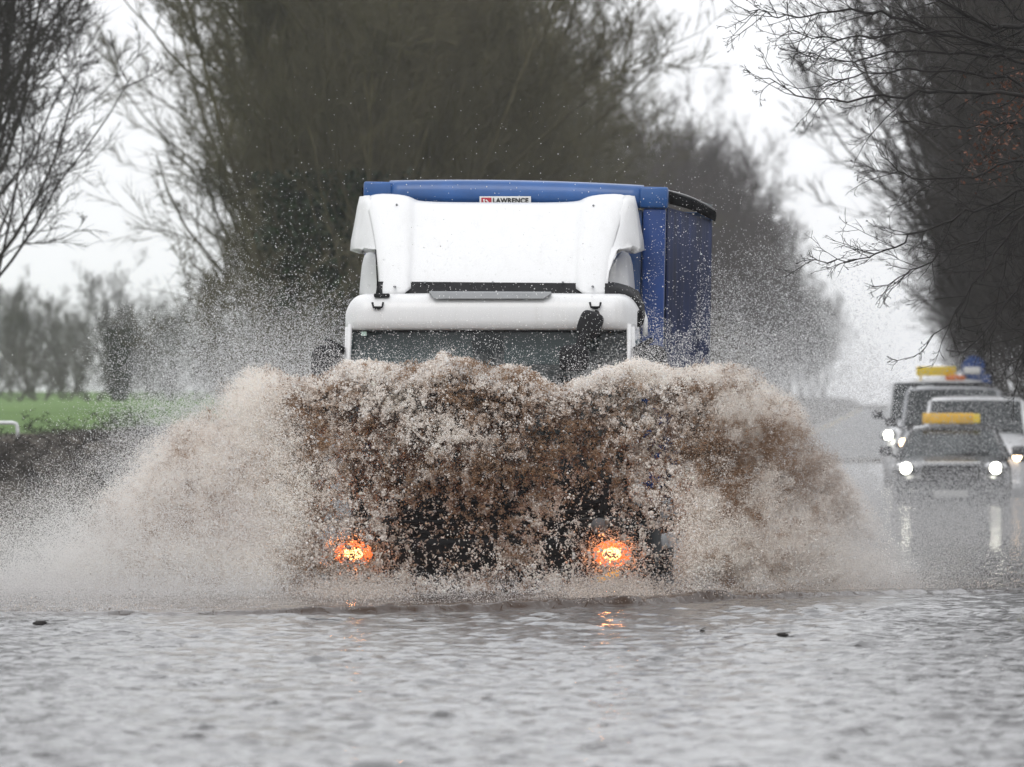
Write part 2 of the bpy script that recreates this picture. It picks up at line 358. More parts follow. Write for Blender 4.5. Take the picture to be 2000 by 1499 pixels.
# --- flood water
CREST_X = [-8, -3.6, -2.2, -1.0, 0.0, 0.9, 1.6, 2.6, 4.0, 8]
CREST_Y = [80.6, 81.3, 81.6, 82.4, 83.8, 85.2, 87.4, 89.6, 91.6, 95]
def build_water():
    xs = np.concatenate([[-9, -8, -7, -6.2], np.arange(-5.2, 5.4, 0.047), [6.2, 7, 8, 9]])
    ys = np.concatenate([np.arange(-40, 36, 4), np.arange(36, 44, 0.12), np.arange(44, 90, 0.052), np.arange(90, 94, 0.1), np.arange(94, 120, 0.5), np.arange(120, 300, 4)])
    X, Y = np.meshgrid(xs, ys)
    C = np.where(Y > 60, road_c(Y), road_c(60.0))
    far = sstep(96, 130, Y)
    Xw = X * (1 + 0.0 * far) + C * 1.0 * sstep(94, 130, Y)
    z0 = np.zeros_like(X)
    wx = Xw + 0.5 * (fbm(Xw * 0.8, Y * 0.35, z0, 2) - 0.5)
    def n(fx, fy, o, s, r=0.0):
        a = math.cos(r) * wx - math.sin(r) * Y; b_ = math.sin(r) * wx + math.cos(r) * Y
        return fbm(a * fx + 40 * s, b_ * fy + 13 * s, z0 + s * 5.1, o, s) - 0.5
    h = 0.008 * n(0.8, 0.55, 2, 1) + 0.009 * n(2.6, 2.0, 2, 2, 0.25) + 0.023 * n(6.0, 5.0, 2, 3, -0.2)
    # patches of sharper chop in between calm ones
    patch = sstep(0.42, 0.66, fbm(Xw * 0.55, Y * 0.16, z0 + 9, 3, 2))
    h += patch * 0.018 * (np.abs(n(5.0, 3.2, 2, 4, 0.3)) * -2 + 0.25)
    # scattered sharp little wavelets whose steep faces look down the road
    sp = sstep(0.60, 0.74, fbm(Xw * 2.6 + 7, Y * 1.1, z0 + 4, 2, 5)) * (0.4 + patch)
    h += sp * 0.008 + 0.012 * n(9.0, 9.5, 1, 0, 0.15)
    right = sstep(0.6, 3.6, Xw) * sstep(92, 80, Y)
    h += right * (0.012 * n(3.0, 1.6, 2, 5, 0.6) + 0.03 * n(6.0, 3.2, 2, 1, 0.75))
    h *= 1 - 0.8 * far
    # hundreds of short steep-faced wavelets, thickest on the right
    rw = np.random.default_rng(77)
    cand = np.stack([rw.uniform(-5, 5.2, 9000), 84.5 / (1 + rw.random(9000) * 0.85)], 1)
    pr = sstep(0.40, 0.62, fbm(cand[:, 0] * 0.9, cand[:, 1] * 0.30, cand[:, 0] * 0 + 2, 3, 4)) * 0.55 + 0.08 + 0.5 * sstep(0.8, 3.5, cand[:, 0])
    cand = cand[rw.random(9000) < pr * 0.60]
    print('wavelets', len(cand))
    for (wx0, wy0) in cand:
        sx = rw.uniform(0.025, 0.11) * (0.7 if wy0 < 62 else 1.0); am = rw.uniform(0.008, 0.025) * (1.0 if sx > 0.05 else 0.7); sk = rw.normal(0, 0.12) + 0.35 * max(0, min(1, (wx0 - 1) / 2))
        i0, i1 = np.searchsorted(xs, [wx0 - 0.32, wx0 + 0.32]); j0, j1 = np.searchsorted(ys, [wy0 - 0.3, wy0 + 0.45])
        if i1 <= i0 or j1 <= j0: continue
        dx = X[j0:j1, i0:i1] - wx0; dy = Y[j0:j1, i0:i1] - wy0 + sk * dx
        h[j0:j1, i0:i1] += am * np.exp(-(dx / sx) ** 2) * np.where(dy < 0, np.exp(-(dy / 0.045) ** 2), np.exp(-(dy / 0.13) ** 2))
    # swell pushed ahead of the lorry
    cy = np.interp(Xw, CREST_X, CREST_Y) + 0.5 * (fbm(Xw * 1.1, z0, z0 + 2, 3) - 0.5) + 0.22 * (fbm(Xw * 6, z0, z0 + 5, 3, 2) - 0.5)
    d = Y - cy
    lump = 0.045 * np.exp(-((Xw - 1.52) / 0.16) ** 2) + 0.02 * np.exp(-((Xw - 0.4) / 0.5) ** 2)
    amp = np.interp(Xw, [-5, -3.6, -2.2, -1, 0.4, 1.4, 2.6, 4.2], [0.006, 0.014, 0.026, 0.045, 0.050, 0.045, 0.032, 0.014]) * (0.45 + 0.6 * fbm(Xw * 2.1, z0, z0 + 6, 3) + 0.6 * fbm(Xw * 9, z0, z0 + 8, 2, 1)) + lump
    prof = np.where(d < 0, np.exp(-(d / 0.065) ** 2), np.exp(-(d / 1.6) ** 2))
    h += amp * prof
    mud_shade = np.clip(sstep(-0.42, -0.26, d) * sstep(2.5, 0.5, d) * np.interp(Xw, [-4, -3, -1, 2, 3.5], [0, 0.5, 1, 1, 0.3]) + 0.6 * sstep(0, 2, d) * sstep(12, 4, d), 0, 1)  # brown silt, plus darkness put on the crest for trees it would mirror
    # troughs draw down round the cab and stay clear of the bank
    V = np.stack([Xw, Y, h], -1).reshape(-1, 3)
    m, k = len(ys), len(xs); idx = np.arange(m * k).reshape(m, k)
    fc = np.stack([idx[:-1, :-1], idx[:-1, 1:], idx[1:, 1:], idx[1:, :-1]], -1).reshape(-1, 4)
    me = np_mesh('flood_water', V, fc, True, {'mud_shade': ('FLOAT', mud_shade.ravel())})
    mt, t, b = mat_new('muddy_flood_water')
    at = t.nodes.new('ShaderNodeAttribute'); at.attribute_name = 'mud_shade'
    mxn = t.nodes.new('ShaderNodeMix'); mxn.data_type = 'RGBA'
    mxn.inputs['A'].default_value = (0.060, 0.058, 0.058, 1); mxn.inputs['B'].default_value = (0.034, 0.017, 0.008, 1)
    t.links.new(at.outputs['Fac'], mxn.inputs['Factor']); t.links.new(mxn.outputs['Result'], b.inputs['Base Color'])
    b.inputs['Roughness'].default_value = 0.06; b.inputs['IOR'].default_value = 1.33
    sm_ = t.nodes.new('ShaderNodeMapRange'); sm_.inputs['To Min'].default_value = 0.5; sm_.inputs['To Max'].default_value = 0.05
    t.links.new(at.outputs['Fac'], sm_.inputs[0]); t.links.new(sm_.outputs[0], b.inputs['Specular IOR Level'])  # crest mirrors less sky, standing in for dark trees behind the lens
    tcn = t.nodes.new('ShaderNodeTexCoord'); mpn = t.nodes.new('ShaderNodeMapping'); mpn.inputs['Scale'].default_value = (13, 9, 9)
    nn = t.nodes.new('ShaderNodeTexNoise'); nn.inputs['Scale'].default_value = 1.0; nn.inputs['Detail'].default_value = 5; nn.inputs['Roughness'].default_value = 0.55
    t.links.new(tcn.outputs['Object'], mpn.inputs[0]); t.links.new(mpn.outputs[0], nn.inputs['Vector'])
    bp = t.nodes.new('ShaderNodeBump'); bp.inputs['Distance'].default_value = 0.02
    bs = t.nodes.new('ShaderNodeMapRange'); bs.inputs['To Min'].default_value = 0.5; bs.inputs['To Max'].default_value = 0.1
    t.links.new(at.outputs['Fac'], bs.inputs[0]); t.links.new(bs.outputs[0], bp.inputs['Strength'])
    mp2 = t.nodes.new('ShaderNodeMapping'); mp2.inputs['Scale'].default_value = (4.2, 6.5, 5); mp2.inputs['Rotation'].default_value = (0, 0, R(12))
    t.links.new(tcn.outputs['Object'], mp2.inputs[0])
    n2 = t.nodes.new('ShaderNodeTexNoise'); n2.inputs['Scale'].default_value = 1.0; n2.inputs['Detail'].default_value = 3
    t.links.new(mp2.outputs[0], n2.inputs['Vector'])
    th = t.nodes.new('ShaderNodeMapRange'); th.inputs['From Min'].default_value = 0.56; th.inputs['From Max'].default_value = 0.68; th.inputs['To Max'].default_value = 2.6
    th.interpolation_type = 'SMOOTHSTEP'
    t.links.new(n2.outputs['Fac'], th.inputs[0])
    su = t.nodes.new('ShaderNodeMath'); su.operation = 'ADD'; t.links.new(nn.outputs['Fac'], su.inputs[0]); t.links.new(th.outputs[0], su.inputs[1])
    t.links.new(su.outputs[0], bp.inputs['Height']); t.links.new(bp.outputs[0], b.inputs['Normal'])
    tag(link_mesh('flood_water', me, mt), 'rippled grey flood water covering the road with a low brown bow wave', kind='structure')
build_water()

# ================================================================== THE LORRY
YAW = 0.069
LX0 = -0.207
lorry = empty('lorry', (LX0, 94.0, -0.30), -YAW,
              label='white cab lorry with blue curtain-sided body ploughing through brown flood water', cat='lorry')
def L(px, py, yl):
    """point of the lorry (own axes: x across, y back, z up from the road) seen at photo pixel px,py at depth yl behind the bumper"""
    d = 94.0 + yl
    return Vector(((px - 1000) / F * d - LX0 - YAW * yl, yl, HC + 0.30 + (HY - py) / F * d))

def cab():
    W = 1.155
    # brow over the windscreen, wrapped round both corners
    prof = [(0.285, 2.43), (0.225, 2.432), (0.208, 2.445), (0.205, 2.50), (0.212, 2.57), (0.228, 2.63), (0.26, 2.672), (0.33, 2.698), (0.45, 2.708), (0.70, 2.715), (1.05, 2.72)]
    rows = []
    for i in range(41):
        x = -1.205 * abs(math.sin(math.pi / 2 * (-1 + i / 20))) ** 0.8 * (1 if i < 20 else -1); a = abs(x); e = max(0.0, (a - 1.03) / 0.175)
        r = []
        for (y, z) in prof:
            top = (z - 2.43) / 0.29
            r.append((x, y + 0.34 * e ** 2.6 * (1.05 - y), z - 0.13 * (e ** 3) * top + 0.012 * (1 - (a / 1.2) ** 2) * top))
        rows.append(r)
    MB().grid(rows).build('roof_brow', M['white'], lorry, solid=0.02)
    # cab shell behind the windscreen line
    rows = []
    for (y, w, zt) in [(0.52, 1.16, 2.60), (0.8, 1.172, 2.665), (1.2, 1.175, 2.68), (1.7, 1.17, 2.68), (1.92, 1.15, 2.65)]:
        r = []
        for (sx, sz) in [(-1, 0.95), (-1, 1.5), (-0.995, 2.1), (-0.98, zt - 0.20), (-0.94, zt - 0.09), (-0.85, zt - 0.02), (-0.5, zt + 0.01), (0, zt + 0.015),
                         (0.5, zt + 0.01), (0.85, zt - 0.02), (0.94, zt - 0.09), (0.98, zt - 0.20), (0.995, 2.1), (1, 1.5), (1, 0.95)]:
            r.append((sx * w, y, sz))
        rows.append(r)
    MB().grid(rows).build('cab_shell', M['white'], lorry, solid=0.03)
    MB().box((0, 1.93, 1.75), (2.2, 0.03, 1.65), 0.01).build('rear_wall', M['white'], lorry)
    MB().box((0, 1.0, 0.98), (2.2, 1.8, 0.05), 0.01).build('cab_floor', M['dark_trim'], lorry)
    # slim door pillars beside the glass
    for s in (-1, 1):
        MB().tube([(s * 1.158, 0.29, 2.47), (s * 1.164, 0.20, 2.15), (s * 1.176, 0.11, 1.8), (s * 1.19, 0.06, 1.42)], [0.02, 0.018, 0.018, 0.02], 10).build('windscreen_pillar', M['white'], lorry)
        # side skin in front of the door, rounded
        rows = []
        for z in (1.0, 1.42, 1.8, 2.15, 2.45):
            f = (z - 1.0) / 1.45
            rows.append([(s * (1.205 - 0.03 * f), 0.06 + 0.22 * f, z), (s * (1.225 - 0.03 * f), 0.20 + 0.15 * f, z), (s * (1.225 - 0.04 * f), 0.36 + 0.08 * f, z), (s * (1.20 - 0.02 * f), 0.56, z)])
        MB().grid(rows).build('side_skin', M['white'], lorry, solid=0.02)
        d = MB().box((s * 1.19, 1.05, 1.42), (0.03, 0.92, 0.78), 0.02).build('cab_door', M['white'], lorry)
        MB().box((s * 1.19, 1.06, 2.10), (0.022, 0.84, 0.50), 0.02).build('door_window', M['glass'], d)
        MB().box((s * 1.215, 1.38, 1.32), (0.03, 0.16, 0.04), 0.01).build('handle', M['black'], d)
        MB().box((s * 1.17, 1.03, 0.78), (0.10, 0.46, 0.06), 0.015).box((s * 1.17, 1.03, 0.52), (0.10, 0.46, 0.06), 0.015).build('step', M['black'], lorry)
    # windscreen, gently curved, with frit band
    def screen(z0, z1, off, w=1.15):
        rows = []
        for j in range(9):
            z = z0 + (z1 - z0) * j / 8; f = (z - 1.42) / 1.03
            rows.append([(w * (-1 + i / 8.0) * (1.015 - 0.02 * f), 0.02 + 0.25 * f + 0.06 * abs(-1 + i / 8.0) ** 2.5 + off, z) for i in range(17)])
        return rows
    ws = MB().grid(screen(1.40, 2.455, 0)).build('windscreen', M['glass'], lorry)
    MB().grid(screen(2.405, 2.452, -0.006, 1.148)).build('shade_band', M['black'], ws, solid=0.004)
    p = L(709, 652, 0.2); MB().box((p.x, 0.245, p.z), (0.045, 0.004, 0.035), 0).build('permit_sticker', pm('pale_green_sticker', (0.5, 0.68, 0.6), 0.6), ws)
    # things behind the glass
    for (a, b_) in ((690, 925), (985, 1145)):
        p, q = L(a, 648, 0.42), L(b_, 700, 0.42)
        MB().box(((p.x + q.x) / 2, 0.42, (p.z + q.z) / 2 - 0.02), (q.x - p.x, 0.02, p.z - q.z + 0.08), 0.01, Matrix.Rotation(R(-14), 3, 'X')).build('sun_visor', M['visor'], lorry)
    for s in (-1, 1):
        MB().box((s * 0.58, 1.25, 1.45), (0.52, 0.16, 0.75), 0.06).box((s * 0.58, 1.0, 1.12), (0.52, 0.5, 0.16), 0.05).box((s * 0.58, 1.24, 1.93), (0.28, 0.12, 0.20), 0.05).build('cab_seat', M['dark_trim'], lorry)
    MB().box((0, 0.30, 1.32), (2.15, 0.36, 0.2), 0.05).build('dashboard', M['dark_trim'], lorry)
    st = MB(); st.tube([(0.55 + 0.22 * math.cos(t), 0.62 + 0.08 * math.sin(t), 1.52 + 0.18 * math.sin(t)) for t in np.linspace(0, 6.2832, 25)], 0.014, 6)
    st.cyl((0.55, 0.60, 1.5), (0.55, 0.42, 1.3), 0.03).build('steering_wheel', M['dark_trim'], lorry)
    MB().box((-0.02, 0.40, 2.33), (0.26, 0.03, 0.2), 0.02).tube([(-0.02, 0.40, 2.42), (-0.0, 0.40, 2.2), (0.04, 0.4, 2.0)], 0.03).build('roof_console', M['dark_trim'], lorry)
    for k in (-1, 0, 1):
        MB().tube([(k * 0.62 - 0.3, 0.03, 1.43), (k * 0.62, 0.0, 1.47), (k * 0.62 + 0.28, 0.05, 1.60)], [0.014, 0.012, 0.006], 6).build('wiper', M['black'], lorry)
    # front panel, grille with slats, bumper
    rows = []
    for j in range(5):
        z = 1.14 + 0.28 * j / 4
        rows.append([(1.20 * (-1 + i / 8.0), 0.0 + 0.03 * j / 4 + 0.14 * abs(-1 + i / 8.0) ** 4, z) for i in range(17)])
    MB().grid(rows).build('front_panel', M['dark_trim'], lorry, solid=0.02)
    g = MB().box((0, 0.06, 0.92), (2.2, 0.04, 0.46), 0.01).build('grille', M['black'], lorry)
    for j in range(5):
        MB().box((0, 0.025, 0.745 + 0.085 * j), (1.9, 0.035, 0.035), 0.01).build('slat', M['black'], g)
    MB().box((0, 0.02, 0.50), (2.36, 0.22, 0.40), 0.06, seg=3).box((0, 0.02, 0.28), (1.9, 0.16, 0.1), 0.03).build('bumper', M['black'], lorry)
    MB().box((0.0, -0.10, 0.37), (0.52, 0.012, 0.11), 0.004).build('number_plate', pm('muddy_plate', (0.22, 0.19, 0.16), 0.6, var=0.4, scale=9), lorry)
    for s, px in ((-1, 690), (1, 1196)):
        h = MB().box((s * 0.93, 0.035, 0.80), (0.40, 0.06, 0.16), 0.03).build('headlight', glass('headlight_lens' + ('a' if s < 0 else 'b'), (0.03, 0.03, 0.03), 0.3), lorry)
        MB().cyl((s * 0.93, 0.02, 0.80), (s * 0.93, -0.02, 0.80), 0.05, 0.07).build('reflector', M['grey'], h)
        p = L(px, 1082, -0.10)
        fl = MB().box((p.x, -0.085, p.z), (0.34, 0.05, 0.24), 0.03).build('fog_lamp', M['black'], lorry)
        bm = bmesh.new(); bmesh.ops.create_uvsphere(bm, u_segments=24, v_segments=12, radius=1)
        for v in bm.verts: v.co = Vector((p.x + v.co.x * 0.16, -0.11 + v.co.y * 0.035, p.z + v.co.z * 0.11))
        ln = MB().bm(bm, True).build('lens', M['fog'], fl)
        bm = bmesh.new(); bmesh.ops.create_uvsphere(bm, u_segments=16, v_segments=8, radius=1)
        for v in bm.verts: v.co = Vector((p.x + v.co.x * 0.085, -0.135 + v.co.y * 0.02, p.z + v.co.z * 0.055))
        MB().bm(bm, True).build('bulb', M['bulb'], ln)
        ld = bpy.data.lights.new('fog_lamp_beam', 'SPOT'); ld.energy = 32; ld.color = (1.0, 0.36, 0.12); ld.spot_size = R(150); ld.spot_blend = 0.8; ld.shadow_soft_size = 0.07
        lo = bpy.data.objects.new('fog_lamp_beam', ld); COL.objects.link(lo); lo.parent = lorry; lo.location = (p.x, -0.24, p.z); lo.rotation_euler = (R(90), 0, R(180))
    p = L(1190, 1126, -0.10)
    MB().box((p.x, -0.11, p.z), (0.20, 0.03, 0.06), 0.02, Matrix.Rotation(R(-22), 3, 'Y')).build('indicator_reflection', M['amber_on'], lorry)  # glowing amber piece stands in for an indicator's reflection
    # brackets on the brow
    for px in (737, 1163):
        p = L(px, 597, 0.19)
        MB().tube([(p.x - 0.045, 0.20, p.z + 0.025), (p.x - 0.035, 0.185, p.z - 0.015), (p.x + 0.035, 0.185, p.z - 0.015), (p.x + 0.045, 0.20, p.z + 0.025)], 0.010, 6)\
            .box((p.x, 0.20, p.z - 0.022), (0.05, 0.04, 0.018), 0.005).build('roof_bracket', M['black'], lorry)
    p, q = L(733, 488, 0.27), L(738, 570, 0.27)
    MB().cyl(q, p, 0.008, 0.005, 8).cyl(q + Vector((0, 0, -0.03)), q + Vector((0, 0, 0.05)), 0.022, 0.012, 12).box(q + Vector((0.03, 0, -0.03)), (0.13, 0.08, 0.03), 0.01).build('antenna', M['black'], lorry)
    p = L(957, 578, 0.36)
    MB().add([L(838, 572, 0.225), L(1077, 574, 0.225), L(1062, 584, 0.20), L(848, 584, 0.20), L(838, 570, 0.5), L(1077, 571, 0.5)],
             [(0, 3, 2, 1), (0, 1, 5, 4)]).build('roof_hatch', M['grey'], lorry, solid=0.008)
    # front-view mirror on its arm, near the right corner
    c = L(1153, 634, 0.05); e = L(1122, 700, -0.02)
    arm = MB().tube([L(1165, 612, 0.2) + Vector((0, 0, 0)), c, L(1138, 665, 0.0), e], [0.03, 0.05, 0.045, 0.04], 10).build('mirror_arm', M['black'], lorry)
    superblob(c, (0.20, 0.12, 0.22), rot=Matrix.Rotation(R(20), 3, 'Y')).build('arm_mount', M['black'], arm)
    superblob(e, (0.25, 0.13, 0.22)).build('front_mirror', M['black'], lorry)
    # side mirrors
    for s, (mx_, my_) in ((-1, (638, 712)), (1, (1272, 712))):
        c = L(mx_, my_, 0.25)
        mm = superblob(c + Vector((0, 0, -0.02)), (0.27, 0.14, 0.36)).build('side_mirror', M['black'], lorry)
        MB().tube([(s * 1.19, 0.35, c.z + 0.10), (c.x, c.y, c.z + 0.20), (c.x - s * 0.14, c.y, c.z + 0.12)], 0.022, 8).build('mirror_arm', M['black'], mm)
        MB().box((c.x, c.y + 0.07, c.z - 0.02), (0.2, 0.01, 0.28), 0.003).build('mirror_glass', M['chrome'], mm)
cab()

def deflector():
    # columns: (x bottom, x middle, x top, y bottom, y top, depth offset) in photo pixels; mirrored
    cols = [(744, 739, 714, 572, 388, 0.10), (748, 744, 722, 575, 381, 0.04), (762, 757, 742, 577, 378, 0.0), (784, 783, 778, 576, 380, -0.015),
            (794, 797, 797, 570, 384, 0.0), (800, 805, 807, 563, 390, 0.10), (812, 812, 816, 561, 394, 0.12), (880, 880, 880, 560, 396, 0.11), (963, 963, 963, 560, 396, 0.10)]
    full = list(cols)
    for (a, b_, c, yb, yt, dy) in reversed(cols[:-1]):
        full.append((1928 - a, 1926 - b_, 1944 - c, yb + 1, yt + 1, dy))
    rows = []
    N = 14
    for j in range(N + 1):
        v = j / N; r = []
        for (xb, xm, xt, yb, yt, dy) in full:
            # crease line of the outer columns swings out towards the top
            w0 = (1 - v) * (1 - 2 * v) if v < .5 else 0.0
            px = xb * (1 - v) ** 2 + xm * 2 * v * (1 - v) + xt * v ** 2
            yd = 0.50 + 1.12 * v ** 1.25 + dy * (1 - 0.5 * v)
            if v > 0.93: yd += 0.10 * ((v - 0.93) / 0.07) ** 2
            r.append(L(px, yb + (yt - yb) * v, yd))
        rows.append(r)
    last = [p + Vector((0, 0.22, -0.015)) for p in rows[-1]]
    rows.append(last)
    df = MB().grid(rows).build('air_deflector', M['white'], lorry, solid=0.025, sub=1)
    # flared side collars, cut away below in an arch
    R_ = [((1229, 384), (1238, 384)), ((1222, 396), (1243, 405)), ((1211, 418), (1249, 440)), ((1200, 442), (1255, 470)), ((1193, 462), (1257, 490)),
          ((1190, 482), (1238, 496)), ((1188, 498), (1229, 483)), ((1187, 512), (1209, 487)), ((1186, 528), (1197, 510)), ((1185, 545), (1190, 532)), ((1184, 564), (1186, 556))]
    for s in (1, -1):
        rows = []
        for k, (a, b_) in enumerate(R_):
            v = (572 - a[1]) / 190.0
            y0 = 0.50 + 1.12 * max(v, 0) ** 1.25 + 0.10 * (1 - 0.5 * v) - 0.01
            f = (b_[0] - a[0]) / 50.0
            m_ = [-0.12, 0.0, 0.2, 0.4, 0.6, 0.8, 1.0]; r = []
            for q in m_:
                yl = y0 + 0.42 * f * max(q, 0) ** 1.4 + (0.03 if q < 0 else 0)
                px = a[0] + (b_[0] - a[0]) * (max(q, 0) ** 0.8) - (8 if q < 0 else 0); py = a[1] + (b_[1] - a[1]) * q
                if s < 0: px = 1942 - px
                r.append(L(px, py, yl))
            rows.append(r)
        if s < 0: rows = [r[::-1] for r in rows]
        MB().grid(rows).build('side_collar', M['white'], lorry, solid=0.022)
        # rear lower wing of the fairing, seen through the arch
        q = [((1200, 512), (1217, 486)), ((1192, 528), (1232, 500)), ((1188, 545), (1236, 535)), ((1186, 562), (1239, 572)), ((1186, 578), (1240, 584))]
        rows = []
        for (a, b_) in q:
            r = []
            for t in (0, 0.5, 1.0):
                px = a[0] + (b_[0] - a[0]) * t; py = a[1] + (b_[1] - a[1]) * t
                if s < 0: px = 1942 - px
                r.append(L(px, py, 1.25 + 0.6 * t))
            rows.append(r)
        if s < 0: rows = [r[::-1] for r in rows]
        MB().grid(rows).build('lower_wing', M['white'], lorry, solid=0.02, sub=1)
    # dark gap under the deflector
    MB().add([L(735, 577, 0.55), L(1190, 578, 0.55), L(1190, 556, 0.62), L(735, 552, 0.62)], [(0, 1, 2, 3)]).build('gap_seal', M['black'], lorry, solid=0.03)
    ct = [((1180, 553, .72), (1178, 578, .55)), ((1205, 556, .8), (1206, 580, .6)), ((1228, 562, .9), (1222, 588, .7)), ((1246, 572, .95), (1234, 602, .8)), ((1256, 596, .95), (1241, 620, .85)), ((1258, 622, .95), (1244, 637, .9)), ((1254, 634, .95), (1247, 640, .9))]
    MB().grid([[L(*p), L((p[0] + q[0]) / 2 + 1, (p[1] + q[1]) / 2 - 1, (p[2] + q[2]) / 2 - 0.05), L(*q)] for p, q in ct]).build('corner_trim', M['black'], lorry, solid=0.03)
    MB().tube([L(1255, 600, 1.0), L(1260, 625, 0.95), L(1261, 655, 0.9)], [0.012, 0.025, 0.02], 8).build('door_edge', M['white'], lorry)
    for (px, py, yl) in ((770, 560, .47), (775, 400, 1.48), (1158, 560, .47), (1160, 402, 1.48), (830, 552, .62), (963, 552, .62), (1100, 552, .62)):
        p = L(px, py, yl); MB().cyl(p + Vector((0, -0.05, 0)), p + Vector((0, 0.06, 0)), 0.009, n=8).build('bolt', M['grey'], lorry)
    # struts holding the deflector to the roof
    for px in (800, 1125):
        MB().tube([L(px, 470, 1.25), L(px, 560, 1.6)], 0.02, 8).build('deflector_strut', M['steel'], lorry)
deflector()

def truck_body():
    bd = empty('cargo_body', (0.0, 0.0, 0.0)); bd.parent = lorry
    y0, y1 = 2.10, 9.6; W = 1.285; cx = 0.0
    zt = 3.665
    tilt = Matrix.Rotation(R(1.15), 3, 'Y')      # the whole body leans a little on its springs
    def T(p): v = tilt @ (Vector(p) - Vector((0, 0, 1.0))); return v + Vector((0, 0, 1.0))
    def mb_t(mb): mb.v = [tuple(T(v)) for v in mb.v]; return mb
    cxo = L(991, 400, y0).x + 0.02
    # front header: arched rail between two corner castings
    rows = []
    for i in range(25):
        t = -1 + i / 12.0; x = cxo + t * (W - 0.21); a = 0.022 * (1 - t * t)
        rows.append([(x, y0 + 0.03, zt - 0.175), (x, y0 - 0.02, zt - 0.17), (x, y0 - 0.035, zt - 0.11), (x, y0 - 0.02, zt - 0.02 + a), (x, y0 + 0.02, zt + a), (x, y0 + 0.15, zt + 0.01 + a)])
    mb_t(MB().grid(rows)).build('header_rail', M['blue'], bd, solid=0.012)
    for s in (-1, 1):
        mb_t(MB().box((cxo + s * (W - 0.115), y0 + 0.02, zt - 0.09), (0.235, 0.14, 0.18), 0.018)).build('corner_casting', M['blue'], bd)
        mb_t(MB().box((cxo + s * (W - 0.11), y0 + 0.03, (zt - 0.18 + 1.0) / 2), (0.19, 0.11, zt - 0.18 - 1.0), 0.02)).build('corner_post', M['bluepost'], bd)
    for k in range(5):
        wv = (2 * W - 0.42) / 5
        mb_t(MB().box((cxo - W + 0.21 + wv * (k + 0.5), y0 + 0.06, 2.24), (wv - 0.012, 0.04, 2.46), 0.006)).build('front_panel', M['blue'], bd)
    # roof sheet, sagging gently between bows
    rows = []
    for j in range(31):
        y = y0 + 0.1 + (y1 - y0 - 0.1) * j / 30; sg = 0.018 * math.sin(j * math.pi / 30 * 6) ** 2
        rows.append([(cxo + (W - 0.01) * (-1 + i / 6.0), y, zt - 0.03 + 0.045 * (1 - (-1 + i / 6.0) ** 2) - sg * (1 - (-1 + i / 6.0) ** 2)) for i in range(13)])
    mb_t(MB().grid(rows)).build('roof_sheet', M['visor'], bd, solid=0.012)
    for s in (-1, 1):
        pts = []
        for j in range(16):
            t = j / 15; pts.append((cxo + s * (W + 0.005), y0 + 0.1 + (y1 - y0 - 0.1) * t, zt - 0.03 + 0.02 * math.sin(math.pi * t) - 0.03 * t))
        mb_t(MB().tube(pts, 0.009, 8)).build('roof_rail', M['steel'], bd)
        pts2 = [[(p[0] + s * 0.012, p[1], p[2] - 0.02), (p[0] + s * 0.018, p[1], p[2] - 0.06), (p[0] + s * 0.010, p[1], p[2] - 0.11)] for p in pts]
        mb_t(MB().grid(pts2)).build('curtain_track', M['track'], bd, solid=0.012)
        # pleated curtain
        rows = []
        for j in range(61):
            y = y0 + 0.12 + (y1 - y0 - 0.14) * j / 60; wv = 0.016 * math.sin(j * 1.9) + 0.010 * math.sin(j * 0.7 + 1)
            rows.append([(cxo + s * (W - 0.012 + wv * f), y, z) for z, f in ((1.02, 0.3), (1.5, 0.8), (2.2, 1.0), (2.9, 0.8), (3.50, 0.2))])
        mb_t(MB().grid(rows)).build('side_curtain', M['curtain'], bd, solid=0.006)
        for j in range(9):
            y = y0 + 0.5 + j * 0.82
            mb_t(MB().box((cxo + s * (W + 0.018), y, 1.12), (0.012, 0.05, 0.3), 0)).build('curtain_strap', M['black'], bd)
        mb_t(MB().box((cxo + s * (W - 0.03), (y0 + y1) / 2, 0.98), (0.06, y1 - y0, 0.10), 0.01)).build('side_raves', M['steel'], bd)
    mb_t(MB().box((cxo, (y0 + y1) / 2, 0.99), (2 * W - 0.14, y1 - y0 - 0.02, 0.06), 0)).build('deck', M['grey'], bd)
    for s in (-1, 1): mb_t(MB().box((cxo + s * W / 2, y1 + 0.02, 2.3), (W - 0.02, 0.04, 2.55), 0.01)).build('rear_door', M['blue'], bd)
    # chassis, tank, wheels, mudguards
    for s in (-1, 1):
        MB().box((s * 0.42, 4.9, 0.80), (0.09, 9.0, 0.24), 0.01).build('chassis_rail', M['black'], lorry)
        MB().box((s * 0.98, 3.2, 0.62), (0.5, 1.1, 0.48), 0.08).build('fuel_tank' if s > 0 else 'battery_box', M['dark_trim'], lorry)
        MB().box((s * 1.2, 5.4, 0.62), (0.03, 2.4, 0.14), 0.01).box((s * 1.2, 5.4, 0.86), (0.03, 2.4, 0.10), 0.01).build('side_guard', M['steel'], lorry)
        for (y, dual) in ((1.15, False), (6.9, True)):
            for o in ((0.0,) if not dual else (0.0, 0.30)):
                xx = s * (1.02 - o)
                w = MB().lathe_x((xx, y, 0.47), [(-0.11, 0.30), (-0.125, 0.40), (-0.10, 0.46), (0, 0.475), (0.10, 0.46), (0.125, 0.40), (0.11, 0.30)]).build('wheel', M['rubber'], lorry)
                MB().lathe_x((xx, y, 0.47), [(-0.08, 0.29), (-0.112, 0.28), (-0.05, 0.2), (-0.09 * s, 0.1), (0.05, 0.2), (0.112, 0.28), (0.08, 0.29)], 24).build('rim', M['steel'], w)
            rows = [[(s * (1.02 + dx), y + 0.56 * math.cos(t), 0.50 + 0.56 * math.sin(t)) for dx in (-0.16, 0.17)] for t in np.linspace(0.15, math.pi - 0.15, 13)]
            MB().grid(rows).build('mudguard', M['black'], lorry, solid=0.015)
